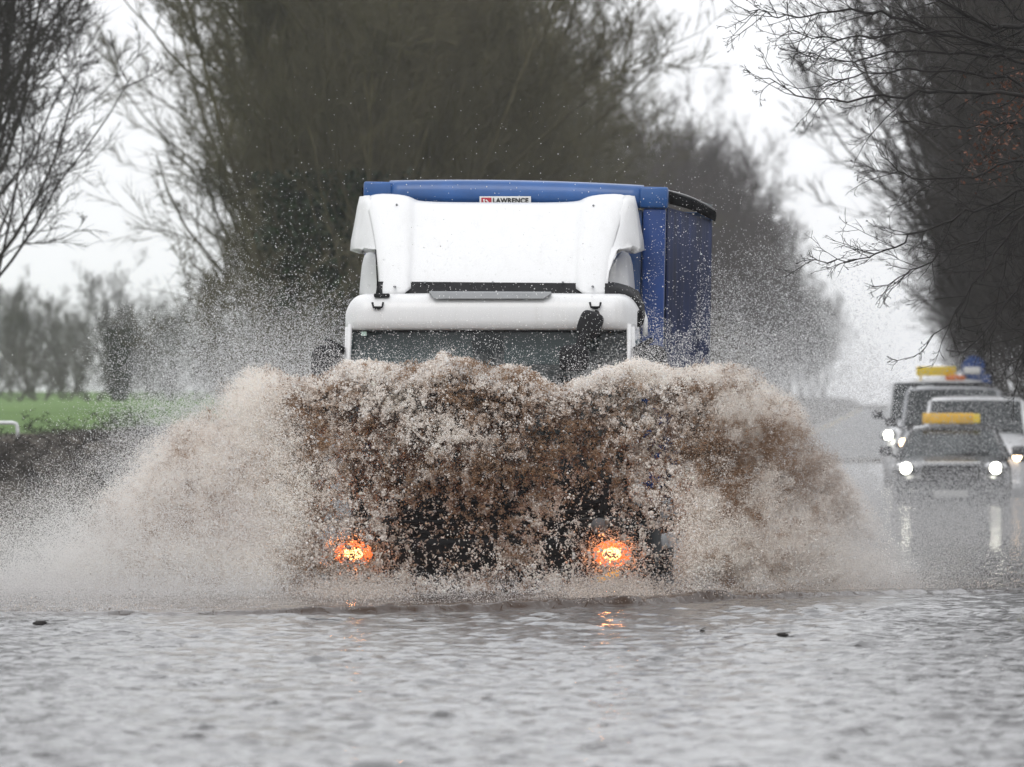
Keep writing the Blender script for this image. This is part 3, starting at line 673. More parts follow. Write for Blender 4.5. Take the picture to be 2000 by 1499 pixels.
        MB().box((s * 1.0, 9.63, 0.75), (0.38, 0.05, 0.14), 0.02).build('tail_light', pm('tail_red' + ('a' if s < 0 else 'b'), (0.4, 0.01, 0.01), 0.3), lorry)
    # maker's plate: white, red emblem, black words; lower line half hidden by the deflector
    c = (L(937, 384, y0 - 0.04) + L(1037, 384, y0 - 0.04)) / 2
    zt_ = c.z; w = 0.435; h = 0.125
    pl = MB().box((c.x, y0 - 0.048, zt_ - h / 2), (w, 0.012, h), 0.002).build('builder_plate', M['plate'], bd)
    yf = y0 - 0.056
    MB().box((c.x - w / 2 + 0.058, yf, zt_ - 0.052), (0.085, 0.004, 0.082), 0).build('emblem', M['red'], pl)
    x0 = c.x - w / 2 + 0.058
    MB().tube([(x0 - 0.022, yf - 0.004, zt_ - 0.022), (x0 - 0.018, yf - 0.004, zt_ - 0.05), (x0 + 0.0, yf - 0.004, zt_ - 0.068), (x0 + 0.02, yf - 0.004, zt_ - 0.08)], 0.007, 6)\
        .tube([(x0 - 0.005, yf - 0.004, zt_ - 0.03), (x0 + 0.012, yf - 0.004, zt_ - 0.045), (x0 + 0.022, yf - 0.004, zt_ - 0.066)], 0.006, 6).build('emblem_swirl', M['plate'], pl)
    def words(txt, size, x, z, fit=0):
        cu = bpy.data.curves.new('lettering', 'FONT'); cu.body = txt; cu.size = size; cu.extrude = 0.002; cu.offset = size * 0.035
        cu.space_character = 1.06
        cu.materials.append(M['ink']); o = bpy.data.objects.new('lettering', cu); COL.objects.link(o)
        bpy.context.view_layer.update()
        me = bpy.data.meshes.new_from_object(o); bpy.data.objects.remove(o); bpy.data.curves.remove(cu)
        xs = [v.co.x for v in me.vertices]; k = fit / (max(xs) - min(xs)) if fit else words.k
        words.k = k
        for v in me.vertices: v.co.x *= k
        o = link_mesh('lettering', me, None, pl); o.location = (x, yf - 0.001, z); o.rotation_euler = (R(90), 0, 0)
        return o
    a = words('LAWRENCE', 0.056, c.x - w / 2 + 0.112, zt_ - 0.054, w - 0.135)
    b_ = words('DAVID', 0.056, c.x - w / 2 + 0.112, zt_ - 0.108)
truck_body()

# ================================================================== SPLASH
rng = np.random.default_rng(7)
SP = 244.2
def UV2X(U): return (U - 1000) / SP
def V2Z(V): return HC - (V - 780) / SP
TOPX = np.array([-100, 0, 120, 200, 330, 430, 470, 510, 560, 600, 640, 700, 760, 800, 860, 905, 950, 1000, 1060, 1100, 1170, 1220, 1260, 1330, 1400, 1450, 1500, 1560, 1600, 1650, 1700, 1750, 1800, 2100])
TOPY = np.array([1190, 1120, 1040, 960, 850, 775, 728, 716, 735, 728, 722, 704, 718, 716, 694, 700, 720, 718, 742, 745, 716, 712, 706, 718, 712, 716, 736, 790, 850, 905, 985, 1060, 1120, 1180.])
def blob(U, V, cx, cy, sx, sy): return np.exp(-((U - cx) / sx) ** 2 - ((V - cy) / sy) ** 2)
def ydepth(X, Z):
    a = np.abs(X - 0.0)
    return 92.75 + 0.42 * np.clip(a - 1.3, 0, 9) ** 1.25 - 1.0 * np.clip(1 - Z / 1.9, 0, 1) ** 1.5
def mudmap(U, V):
    m = 0.34 - 0.14 * sstep(620, 420, U) - 0.12 * sstep(1280, 1420, U)
    m += 0.55 * blob(U, V, 640, 810, 90, 110) + 0.45 * blob(U, V, 900, 730, 120, 60) + 0.50 * blob(U, V, 960, 950, 190, 130)
    m += 0.40 * blob(U, V, 1180, 830, 180, 100) + 0.55 * blob(U, V, 1500, 900, 190, 75) + 0.35 * blob(U, V, 1370, 780, 60, 50)
    m += 0.22 * blob(U, V, 1640, 960, 50, 130) + 0.30 * blob(U, V, 260, 1040, 90, 90) + 0.25 * blob(U, V, 400, 900, 70, 120) + 0.18 * blob(U, V, 400, 1130, 120, 30)
    m -= 0.40 * blob(U, V, 800, 850, 150, 45) + 0.35 * blob(U, V, 600, 1000, 80, 90) + 0.40 * blob(U, V, 1560, 1020, 90, 60) + 0.25 * blob(U, V, 1320, 960, 90, 90)
    m -= 0.20 * blob(U, V, 480, 760, 110, 70) + 0.25 * blob(U, V, 1150, 730, 260, 22) + 0.25 * blob(U, V, 0, 1150, 300, 120)
    return m
PALE = np.array([0.93, 0.87, 0.81]); BROWN = np.array([0.30, 0.190, 0.115]); GREYW = np.array([0.84, 0.83, 0.82])
def colour(U, V, X, Y, Z, jit=0.25):
    X = X + 0.06 * (fbm(X * 9 + 1, Y * 2, Z * 9 + 5, 2, 0) - 0.5); Z = Z + 0.06 * (fbm(X * 9 + 31, Y * 2, Z * 9 + 15, 2, 4) - 0.5)
    m = mudmap(U, V) + 1.5 * (fbm(X * 3.3 + 20, Y * 1.0, Z * 3.3 + 20, 4, 1) - 0.5) + jit * (rng.random(len(X)) - 0.5)
    m = m - 0.04 + 1.45 * (fbm(X * 11, Y * 2.5, Z * 11, 2, 2) - 0.5) + 0.8 * (NZ[3](X * 38, Y * 8, Z * 38) - 0.5); m = sstep(0.15, 0.85, m)[:, None]
    c = PALE * (1 - m) + BROWN * m
    g = (sstep(330, -60, U) * 0.9 + sstep(1500, 1800, U) * 0.75)[:, None]
    g = np.clip(g, 0, 1)
    c = c * (1 - g) + GREYW * g
    fl = (NZ[5](X * 30 + 5, Y * 6, Z * 30) + 0.10 * rng.random(len(X)) > 0.80)[:, None]
    c = np.where(fl, np.minimum(c * 0.3 + 0.62, 0.95), c)
    return np.clip(c * (0.72 + 0.38 * NZ[4](X * 45, Y * 10, Z * 45) + 0.16 * rng.random(len(X)))[:, None], 0.01, 0.95)
def holes(U, V):
    h = 0.7 * blob(U, V, 690, 1082, 46, 30) + 0.95 * blob(U, V, 850, 1050, 100, 90) + 0.8 * blob(U, V, 1150, 1000, 70, 160) + 0.85 * blob(U, V, 1260, 1080, 150, 80) + 0.6 * blob(U, V, 560, 1150, 100, 22)
    h += 0.35 * blob(U, V, 720, 960, 60, 90) + 0.45 * blob(U, V, 1000, 1120, 330, 45) + 0.4 * blob(U, V, 1000, 950, 60, 60) + 0.35 * blob(U, V, 1190, 1085, 60, 45)
    h += 0.35 * blob(U, V, 640, 1000, 50, 60) + 0.45 * blob(U, V, 1050, 1060, 330, 90) + 0.4 * blob(U, V, 900, 920, 70, 40) + 0.45 * blob(U, V, 1250, 900, 80, 60) + 0.3 * blob(U, V, 1100, 850, 60, 40)
    return np.clip(h * 0.84, 0, 0.86)

mt, t, b = mat_new('muddy_spray')
at = t.nodes.new('ShaderNodeAttribute'); at.attribute_name = 'col'
t.links.new(at.outputs['Color'], b.inputs['Base Color']); b.inputs['Roughness'].default_value = 0.35; b.inputs['IOR'].default_value = 1.33
tl = t.nodes.new('ShaderNodeBsdfTranslucent'); t.links.new(at.outputs['Color'], tl.inputs[0])
ms = t.nodes.new('ShaderNodeMixShader'); ms.inputs[0].default_value = 0.4
t.links.new(b.outputs[0], ms.inputs[1]); t.links.new(tl.outputs[0], ms.inputs[2]); t.links.new(ms.outputs[0], t.nodes['Material Output'].inputs[0])
M['spray'] = mt

def sample(n, u0, u1, v0, v1, prob, batch=400000):
    out = []; got = 0
    for _ in range(60):
        U = rng.uniform(u0, u1, batch); V = rng.uniform(v0, v1, batch)
        X = UV2X(U); Z = V2Z(V); Yr = rng.normal(0, 1, batch)
        p = prob(U, V, X, Z, Yr)
        k = rng.random(batch) < p
        out.append(np.stack([U[k], V[k], Yr[k]], 1)); got += int(k.sum())
        if got >= n: break
    return np.concatenate(out)[:n]

def streak(X, Y, Z):
    """water torn out along the throw direction: long thin sheets fanning from the wheels"""
    sx = X - np.sign(X) * 0.9 * np.minimum(1, np.abs(X) / 0.9); th = np.arctan2(Z + 0.35, np.abs(X) + 0.15); r = np.hypot(X, Z + 0.35)
    a = fbm(th * 13 + np.sign(X) * 4, r * 2.4, Y * 1.2, 3, 5); b_ = fbm(th * 34, r * 5.0 + 3, Y * 3, 2, 1)
    return 0.30 + 1.25 * sstep(0.36, 0.66, 0.6 * a + 0.4 * b_)

def pits(X, Y, Z):
    """see-through tears a few centimetres wide"""
    X = X + 0.08 * (fbm(X * 8 + 1, Y * 2, Z * 8 + 5, 2, 0) - 0.5); Z = Z + 0.08 * (fbm(X * 8 + 31, Y * 2, Z * 8 + 15, 2, 4) - 0.5)
    q = 0.6 * NZ[1](X * 24 + 3, Y * 1.0, Z * 24) + 0.4 * NZ[4](X * 50, Y * 1.6, Z * 50 + 8)
    w = fbm(X * 3.0 + 2, Y * 0.6, Z * 3.0, 2, 3)
    return 0.06 + 0.94 * sstep(0.30 + 0.30 * w, 0.42 + 0.30 * w, q)

def lace(X, Y, Z, f=1.0):
    n1 = fbm(X * 7 * f, Y * 1.5, Z * 7 * f, 3, 0); n2 = fbm(X * 15 * f + 9, Y * 3, Z * 15 * f, 2, 3)
    r1 = 1 - np.abs(2 * n1 - 1) * 2.2; r2 = 1 - np.abs(2 * n2 - 1) * 2.0
    n3 = NZ[2](X * 42 * f, Y * 5, Z * 42 * f)
    return np.clip(0.50 * r1 + 0.34 * r2 + 0.30 * (n3 - 0.25), 0, 1)

def strands(n, big=0):
    def prob(U, V, X, Z, Yr):
        Y = ydepth(X, Z) + 0.22 * Yr
        top = np.interp(U, TOPX, TOPY) - 10 + 40 * (fbm(X * 6, X * 0, Z * 4, 2, 2) - 0.5)
        e = sstep(0, 40, V - top) * sstep(1172, 1120, V)
        side = sstep(470, 640, U) * sstep(1520, 1330, U) + 0.10 * sstep(180, 420, U) * sstep(1750, 1600, U)
        bg_ = sstep(0.30, 0.60, fbm(X * 2.4, Y * .5, Z * 2.4, 3, 4) + 0.10)
        return np.clip(e * side * (1 - holes(U, V)) * (0.6 + 0.7 * sstep(960, 860, V)) * (0.10 + 0.9 * bg_) * (0.5 + 0.5 * streak(X, Y, Z)) * pits(X, Y, Z) * lace(X, Y, Z) ** 2.0, 0, 1)
    s = sample(n, 150, 1780, 680, 1175, prob); n = len(s)
    U, V, Yr = s.T; X = UV2X(U); Z = V2Z(V); Y = ydepth(X, Z) + 0.22 * Yr
    K = 4
    vel = np.stack([X * 0.45, -0.3 + 0 * X, 0.9 + 0 * X], 1) + rng.normal(0, 0.45 if big else 0.75, (n, 3))
    vel /= np.linalg.norm(vel, axis=1)[:, None]
    P = np.zeros((n, K, 3)); P[:, 0] = np.stack([X, Y, Z], 1)
    sl = rng.uniform(0.005, 0.012, n) * (1 + 0.8 * (rng.random(n) < 0.06))
    for k in range(1, K):
        vel = vel + rng.normal(0, 0.55, (n, 3)); vel /= np.linalg.norm(vel, axis=1)[:, None]
        P[:, k] = P[:, k - 1] + vel * sl[:, None]
    if big: sl = rng.uniform(0.010, 0.034, n)
    Rr = rng.lognormal(math.log(0.0088 if big else 0.0048), 0.45, n)[:, None] * rng.uniform(0.5, 1.5, (n, K)); Rr[:, 0] *= 0.3; Rr[:, -1] *= 0.3
    d = np.gradient(P, axis=1); d /= np.linalg.norm(d, axis=2)[:, :, None] + 1e-9
    ref = np.array([0.3, 0.9, 0.2]); u = np.cross(d, ref); u /= np.linalg.norm(u, axis=2)[:, :, None] + 1e-9; w = np.cross(d, u)
    ring = [P + (u * math.cos(a) + w * math.sin(a)) * Rr[:, :, None] for a in (0, 2.094, 4.189)]
    Vt = np.stack(ring, 2)                     # n,K,3,3
    base = (np.arange(n) * K * 3)[:, None]
    F_ = []
    for k in range(K - 1):
        for q in range(3):
            a = k * 3 + q; b_ = k * 3 + (q + 1) % 3
            F_.append(np.concatenate([base + a, base + b_, base + b_ + 3, base + a + 3], 1))
    F_ = np.concatenate(F_)
    C = colour(U, V, X, Y, Z, 0.45)
    C4 = np.concatenate([np.repeat(C, K * 3, 0), np.ones((n * K * 3, 1))], 1)
    nm = 'splash_clumps' if big else 'splash_water'
    me = np_mesh(nm, Vt.reshape(-1, 3), F_, True, {'col': ('FLOAT_COLOR', C4)})
    tag(link_mesh(nm, me, M['spray']), 'larger torn clumps of muddy water flung up within the splash' if big else 'wall of brown and white splashing flood water thrown up across the front of the lorry', kind='stuff')
    print('strands', n)
strands(46000)
strands(13000, 1)

# fine drops: a real point cloud (spheres), one object per body of spray
gn = bpy.data.node_groups.new('drops', 'GeometryNodeTree')
gn.interface.new_socket('Geometry', in_out='INPUT', socket_type='NodeSocketGeometry')
gn.interface.new_socket('Geometry', in_out='OUTPUT', socket_type='NodeSocketGeometry')
gi = gn.nodes.new('NodeGroupInput'); go = gn.nodes.new('NodeGroupOutput')
mp_ = gn.nodes.new('GeometryNodeMeshToPoints'); na = gn.nodes.new('GeometryNodeInputNamedAttribute'); na.data_type = 'FLOAT'; na.inputs['Name'].default_value = 'rad'
smt = gn.nodes.new('GeometryNodeSetMaterial'); smt.inputs['Material'].default_value = M['spray']
gn.links.new(gi.outputs[0], mp_.inputs['Mesh']); gn.links.new(na.outputs[0], mp_.inputs['Radius'])
gn.links.new(mp_.outputs[0], smt.inputs[0]); gn.links.new(smt.outputs[0], go.inputs[0])
def drops(name, P, rad, C, label):
    me = bpy.data.meshes.new(name); n = len(P)
    me.vertices.add(n); me.vertices.foreach_set('co', np.ascontiguousarray(P, dtype=np.float32).ravel())
    a = me.attributes.new('rad', 'FLOAT', 'POINT'); a.data.foreach_set('value', np.ascontiguousarray(rad, dtype=np.float32))
    a = me.attributes.new('col', 'FLOAT_COLOR', 'POINT'); a.data.foreach_set('color', np.ascontiguousarray(np.concatenate([C, np.ones((n, 1))], 1), dtype=np.float32).ravel())
    me.update()
    o = link_mesh(name, me, M['spray']); m = o.modifiers.new('drops', 'NODES'); m.node_group = gn
    print(name, n)
    return tag(o, label, kind='stuff')

def flank_drops():
    def prob(U, V, X, Z, Yr):
        Y = ydepth(X, Z) + 0.4 * Yr
        top = np.interp(U, TOPX, TOPY) + 50 * (fbm(X * 5, X * 0, Z * 4, 3, 2) - 0.5)
        soft = 16 + 60 * sstep(700, 250, U) + 50 * sstep(1350, 1700, U)
        e = sstep(-soft * 0.6, soft, V - top) * sstep(1200, 1170, V)
        centre = sstep(430, 640, U) * sstep(1480, 1300, U)
        hl = holes(U, V)
        billow = sstep(0.22, 0.62, fbm(X * 1.6 + Z * 0.4, Y * 0.5, Z * 1.9, 4, 4) + 0.08)
        fl = (1 - centre) * (0.30 + 0.70 * billow) * streak(X, Y, Z)
        ce = centre * (0.60 + 0.75 * sstep(960, 860, V)) * (1 - hl) ** 1.4 * pits(X, Y, Z) * lace(X, Y, Z) ** 2.4 * (0.14 + billow)
        ce += centre * 0.25 * sstep(60, 0, V - top)
        return np.clip(e * (fl + ce) * sstep(-150, 330, U) * (1 - 0.97 * sstep(1560, 1880, U)), 0, 1)
    s = sample(2100000, -150, 2000, 660, 1200, prob)
    U, V, Yr = s.T; X = UV2X(U); Z = V2Z(V); Y = ydepth(X, Z) + 0.4 * Yr
    centre = sstep(430, 640, U) * sstep(1480, 1300, U)
    rad = rng.lognormal(math.log(0.0016), 0.42, len(U)) * (1 + 1.1 * centre)
    drops('splash_spray', np.stack([X, Y, Z], 1), rad, colour(U, V, X, Y, Z, 0.2), 'dense beige spray billowing out on both sides of the lorry')
flank_drops()

def halo_drops():
    P = []; C = []; Rd = []
    def put(U, V, Y, r, c):
        P.append(np.stack([(U - 1000) / F * Y, Y, HC - (V - HY) / F * Y], 1)); Rd.append(r); C.append(c)
    # flying drops above the wall, all round the cab
    n = 130000
    U = rng.uniform(0, 1750, n); top = np.interp(U, TOPX, TOPY)
    hgt = rng.exponential(1, n) * np.interp(U, [0, 300, 500, 640, 700, 950, 1230, 1300, 1500, 1700], [60, 90, 95, 60, 26, 18, 24, 80, 100, 60])
    V = top + 30 - hgt; Y = 93.0 + rng.normal(0, 0.8, n) + 1.5 * sstep(1250, 1500, U) + 1.2 * sstep(650, 400, U)
    Y = np.where((U > 660) & (U < 1280), np.minimum(Y, 93.7), Y)
    k = (V > 330) & ((rng.random(n) < 0.45) | (U < 680) | (U > 1240)) & (fbm(UV2X(U) * 3, Y * 0, V2Z(V) * 3, 3, 1) > 0.38)
    c = np.clip(0.62 + 0.3 * rng.random((n, 1)) + np.zeros((n, 3)), 0, 0.92)
    put(U[k], V[k], Y[k], rng.lognormal(math.log(0.0016), 0.42, n)[k], c[k])
    # spray breaking right in front of the fog lamps and running down below them
    for (u0, v0, nn) in ((690, 1082, 3000), (1196, 1083, 3000)):
        a = rng.uniform(0, 6.283, nn); q = rng.normal(1.0, 0.42, nn)
        U = u0 + 50 * q * np.cos(a); V = v0 + 32 * q * np.sin(a) + rng.exponential(16, nn) * (rng.random(nn) < 0.5)
        Y = rng.uniform(93.1, 93.75, nn)
        put(U, V, Y, rng.lognormal(math.log(0.0026), 0.5, nn), np.array([[0.8, 0.7, 0.62]]) * rng.uniform(0.6, 1.1, (nn, 1)))
    for u0 in (690, 1196):  # extra low spray added to hide the lamps' reflections in the flood
        n = 15000; U = u0 + rng.normal(0, 55, n); Y = rng.uniform(87.0, 92.6, n); Z = rng.exponential(0.05, n) + 0.0
        P.append(np.stack([(U - 1000) / F * Y, Y, Z], 1)); Rd.append(rng.lognormal(math.log(0.0030), 0.4, n)); C.append(np.array([[0.62, 0.53, 0.46]]) * rng.uniform(0.5, 1.2, (n, 1)))
    # spatter hopping along the top of the swell
    n = 9000; X_ = rng.uniform(-4, 4.5, n); Y_ = np.interp(X_, CREST_X, CREST_Y) + rng.exponential(0.5, n) - 0.05
    k = rng.random(n) < 0.25 + 0.75 * (fbm(X_ * 3, Y_ * 1, X_ * 0, 3, 1) > 0.5)
    P.append(np.stack([X_, Y_, 0.03 + rng.exponential(0.045, n)], 1)[k]); Rd.append(rng.lognormal(math.log(0.0022), 0.4, n)[k]); C.append((np.array([[0.7, 0.62, 0.56]]) * rng.uniform(0.4, 1.2, (n, 1)))[k])
    # a wide thin scatter of single bright drops
    n = 9000
    U = rng.uniform(330, 1720, n); V = 760 - rng.exponential(120, n); Y = rng.uniform(90, 97, n); Y = np.where((U > 660) & (U < 1300), np.minimum(Y, 93.4), Y)
    k = V > 120
    put(U[k], V[k], Y[k], rng.lognormal(math.log(0.0024), 0.3, n)[k], np.full((n, 3), 0.9)[k])
    P_, C_, R_ = np.concatenate(P), np.concatenate(C), np.concatenate(Rd)
    k = P_[:, 2] > 0.02
    drops('flying_droplets', P_[k], R_[k], C_[k], 'scattered pale water drops flying above the splash round the lorry cab')
halo_drops()

def mist_drops():
    P = []; C = []; Rd = []
    def cloud(n, u0, u1, y0, y1, dens, r, c, vlo, vhi):
        U = rng.uniform(u0, u1, n); V = rng.uniform(vlo, vhi, n); Y = rng.uniform(y0, y1, n)
        X = (U - 1000) / F * Y; Z = HC - (V - HY) / F * Y
        k = (Y > np.interp(X, CREST_X, CREST_Y) + 0.15) & (rng.random(n) < dens(U, V) * (0.5 + fbm(X * 1.2, Y * 0.3, Z * 1.2, 3, 3))) & (Z > 0.0)
        X, Y, Z = X[k], Y[k], Z[k]; m = len(X)
        P.append(np.stack([X, Y, Z], 1)); Rd.append(rng.lognormal(math.log(r), 0.25, m)); C.append(np.clip(np.array(c) * rng.uniform(0.9, 1.1, (m, 1)), 0, 0.95))
    # low fog along the swell
    cloud(300000, -100, 2200, 82, 93, lambda U, V: sstep(2180, 1700, U) * sstep(1100, 1165, V) * np.clip(0.35 + 0.65 * sstep(700, 200, U) + 0.4 * sstep(1350, 1700, U), 0, 1) * (V < np.interp(U, [0, 500, 1000, 1400, 2000], [1199, 1196, 1178, 1158, 1146])), 0.0022, (0.72, 0.70, 0.69), 1080, 1205)
    # soft pale mist at both feet of the splash
    cloud(900000, -150, 640, 88.5, 95, lambda U, V: sstep(np.interp(U, [-150, 0, 200, 400, 640], [930, 900, 830, 740, 640]), np.interp(U, [-150, 0, 200, 400, 640], [1150, 1120, 1030, 930, 860]), V) * (0.35 + 0.65 * sstep(900, 1120, V)) * sstep(640, 420, U), 0.0019, (0.86, 0.85, 0.83), 620, 1200)
    cloud(520000, 1480, 2160, 91, 100, lambda U, V: 0.9 * sstep(np.interp(U, [1480, 1650, 1800, 2160], [640, 780, 930, 1040]), np.interp(U, [1480, 1650, 1800, 2160], [900, 1000, 1080, 1140]), V) * 0.55 * sstep(1480, 1600, U) * sstep(2160, 1850, U), 0.0020, (0.66, 0.65, 0.64), 640, 1190)
    # mist trailing behind, right of the body
    cloud(260000, 1250, 1800, 97, 118, lambda U, V: sstep(420, 900, V) * sstep(1250, 1450, U) * sstep(1800, 1640, U) * 0.8, 0.0030, (0.74, 0.74, 0.75), 380, 1150)
    # behind on the left
    cloud(260000, 120, 760, 95, 112, lambda U, V: sstep(520, 780, V) * sstep(140, 400, U) * 0.85, 0.0028, (0.74, 0.74, 0.75), 430, 1100)
    # over the following cars
    cloud(800000, 1540, 2150, 118, 162, lambda U, V: (0.06 + 0.80 * sstep(890, 1060, V)) * sstep(640, 800, V), 0.0036, (0.50, 0.50, 0.505), 640, 1160)
    drops('spray_mist', np.concatenate(P), np.concatenate(Rd), np.concatenate(C), 'thin grey spray mist trailing behind and beside the lorry over the following cars')
mist_drops()

# ================================================================== FOLLOWING VEHICLES
def wheel(parent, x, y, r, w, wm):
    ww = MB().lathe_x((x, y, r), [(-w / 2, r * 0.64), (-w / 2, r * 0.9), (-w * 0.35, r), (w * 0.35, r), (w / 2, r * 0.9), (w / 2, r * 0.64)]).build('wheel', M['rubber'], parent)
    MB().lathe_x((x, y, r), [(-w * 0.40, r * 0.63), (-w * 0.2, r * 0.2), (w * 0.2, r * 0.2), (w * 0.40, r * 0.63)], 20).build('rim', wm, ww)

def vehicle(name, loc, rz, label, cat, W, H, Ln, paint, hood_h, hood_len, belt, scr_len, rear_len, lamp_z, lamp_x, lamp_w, lamp_mat, roof_w=0.80):
    v = empty(name, loc, rz, label=label, cat=cat, group='vehicles queuing behind the lorry')
    hw = W / 2
    # lower body: stations front to back
    st = [(0.0, 0.80, 0.30, hood_h - 0.22), (0.06, 0.92, 0.24, hood_h - 0.10), (0.25, 0.97, 0.20, hood_h - 0.03), (hood_len * 0.6, 1.0, 0.20, hood_h + (belt - hood_h) * 0.5), (hood_len, 1.0, 0.20, belt),
          (Ln * 0.6, 1.0, 0.20, belt + 0.02), (Ln * 0.85, 0.98, 0.22, belt + 0.02), (Ln - 0.1, 0.94, 0.28, belt), (Ln, 0.84, 0.36, belt - 0.15)]
    rows = []
    for (y, w, z0, z1) in st:
        a = hw * w; h = z1 - z0
        rows.append([(-a * 0.86, y, z0), (-a * 0.98, y, z0 + 0.10 * h), (-a, y, z0 + 0.45 * h), (-a * 0.985, y, z0 + 0.75 * h), (-a * 0.93, y, z0 + 0.93 * h), (-a * 0.78, y, z1), (-a * 0.4, y, z1 + 0.02), (0, y, z1 + 0.03),
                     (a * 0.4, y, z1 + 0.02), (a * 0.78, y, z1), (a * 0.93, y, z0 + 0.93 * h), (a * 0.985, y, z0 + 0.75 * h), (a, y, z0 + 0.45 * h), (a * 0.98, y, z0 + 0.10 * h), (a * 0.86, y, z0)])
    mb = MB().grid(rows, True, True); mb.add(rows[0], [tuple(range(15))[::-1]], False); mb.add(rows[-1], [tuple(range(15))], False)
    mb.build('body', paint, v)
    # cabin: pillars and roof in paint
    y0 = hood_len; y1 = y0 + scr_len; y3 = Ln - 0.05; y2 = y3 - rear_len
    bw = hw * 0.93; rw = hw * roof_w
    rows = []
    for t in np.linspace(0, 1, 9):
        y = y1 + (y2 - y1) * t; z = H - 0.05 * (2 * t - 1) ** 2
        rows.append([(-rw, y, z - 0.07), (-rw * 0.93, y, z - 0.02), (-rw * 0.5, y, z + 0.005), (0, y, z + 0.012), (rw * 0.5, y, z + 0.005), (rw * 0.93, y, z - 0.02), (rw, y, z - 0.07)])
    MB().grid(rows).build('roof', paint, v, solid=0.03)
    zr = H - 0.09
    MB().add([(-bw * 0.93, y0 + 0.02, belt), (bw * 0.93, y0 + 0.02, belt), (rw * 0.94, y1, zr + 0.03), (-rw * 0.94, y1, zr + 0.03)], [(0, 1, 2, 3)]).build('windscreen', M['car_glass'], v, solid=0.01)
    MB().add([(-bw * 0.93, y3, belt), (bw * 0.93, y3, belt), (rw * 0.94, y2, zr + 0.03), (-rw * 0.94, y2, zr + 0.03)], [(3, 2, 1, 0)]).build('rear_window', M['car_glass'], v, solid=0.01)
    for s in (-1, 1):
        MB().tube([(s * bw * 0.97, y0, belt - 0.02), (s * rw * 0.98, y1, zr + 0.01)], [0.04, 0.035], 8).build('roof_pillar', paint, v)
        MB().tube([(s * bw * 0.97, y3, belt), (s * rw * 0.98, y2, zr + 0.01)], 0.05, 8).build('roof_pillar', paint, v)
        MB().tube([(s * bw * 0.98, (y1 + y2) / 2 - 0.1, belt), (s * rw * 0.99, (y1 + y2) / 2 - 0.1, zr)], 0.04, 8).build('roof_pillar', paint, v)
        MB().add([(s * bw, y0 + 0.08, belt), (s * bw, y3 - 0.08, belt), (s * rw * 0.99, y2 - 0.02, zr), (s * rw * 0.99, y1 + 0.02, zr)], [(0, 1, 2, 3)]).build('side_window', M['car_glass'], v, solid=0.008)
        MB().box((s * (hw + 0.10), y0 + 0.25, belt + 0.09), (0.2, 0.1, 0.15), 0.04).tube([(s * hw * 0.95, y0 + 0.3, belt), (s * (hw + 0.05), y0 + 0.27, belt + 0.05)], 0.02).build('wing_mirror', M['black'] if paint is not M['car_grey'] else paint, v)
        hl = MB().box((s * lamp_x, 0.06, lamp_z), (lamp_w * 1.25, 0.16, 0.17), 0.05, Matrix.Rotation(s * R(-10), 3, 'Z')).build('headlight', M['chrome'], v)
        MB().cyl((s * lamp_x, -0.01, lamp_z), (s * lamp_x, -0.045, lamp_z), lamp_w * 0.32, lamp_w * 0.28, 16).build('lamp', lamp_mat, hl)
        for y in (0.85, Ln - 0.9): wheel(v, s * (hw - 0.13), y, 0.31, 0.2, M['steel'])
        MB().box((s * (hw - 0.2), Ln - 0.01, belt - 0.2), (0.22, 0.05, 0.2), 0.02).build('tail_light', M['beacon'], v)
    for s in (-1, 1):
        MB().box((s * 0.36, y1 + 0.5, belt - 0.05), (0.42, 0.14, 0.5), 0.05).box((s * 0.36, y1 + 0.5, belt + 0.27), (0.22, 0.1, 0.14), 0.04).build('seat', M['dark_trim'], v)
    g = MB().box((0, 0.0, lamp_z - 0.06), (W * 0.48, 0.06, 0.20), 0.03).build('grille', M['black'], v)
    for k in range(3): MB().box((0, -0.035, lamp_z - 0.11 + 0.05 * k), (W * 0.44, 0.015, 0.012), 0).build('slat', M['chrome'], g)
    MB().box((0, -0.01, 0.40), (W * 0.84, 0.10, 0.16), 0.04).build('bumper', M['black'] if paint is M['car_silver'] else paint, v)
    MB().box((0, -0.08, 0.42), (0.50, 0.012, 0.10), 0.003).build('number_plate', M['plate'], v)
    for s in (-1, 1): MB().tube([(s * 0.1, y0 - 0.02, belt + 0.02), (s * 0.1 + 0.45, y0 + 0.08, belt + 0.06)], 0.012, 6).build('wiper', M['black'], v)
    return v
def at(px, Y): return (px - 1000) / F * Y
def heading(y): return -math.atan(float(road_c(y + 6) - road_c(y - 6)) / 12.0)

# dark saloon with orange roof sign
Y = 168.0
carA = vehicle('taxi_saloon', (at(1857, Y), Y, -0.27), -0.05, 'dark grey saloon with orange roof sign and both headlights glaring, first behind the lorry', 'car',
               1.78, 1.42, 4.6, M['car_grey'], 0.86, 1.45, 0.96, 0.75, 0.6, 0.80, 0.665, 0.26, M['head'], 0.70)
MB().box((-0.06, 2.35, 1.53), (0.78, 0.16, 0.16), 0.015).build('roof_sign', M['orange'], carA)
MB().box((0.36, 2.345, 1.53), (0.10, 0.17, 0.14), 0.01).build('sign_end', M['yellow'], carA)
MB().add([(-0.45, -0.03, 0.89), (0.45, -0.03, 0.89), (0.43, -0.045, 0.875), (-0.43, -0.045, 0.875)], [(0, 1, 2, 3)]).build('grille_trim', M['chrome'], carA, solid=0.012)
# white van right behind
Y = 180.0
carB = vehicle('white_van', (at(1905, Y), Y, -0.22), -0.05, 'white van with dark windscreen partly hidden behind the dark grey saloon', 'van',
               1.78, 1.80, 4.3, M['car_white'], 1.10, 0.95, 1.22, 0.55, 0.25, 0.86, 0.66, 0.22, M['warm'], 0.84)
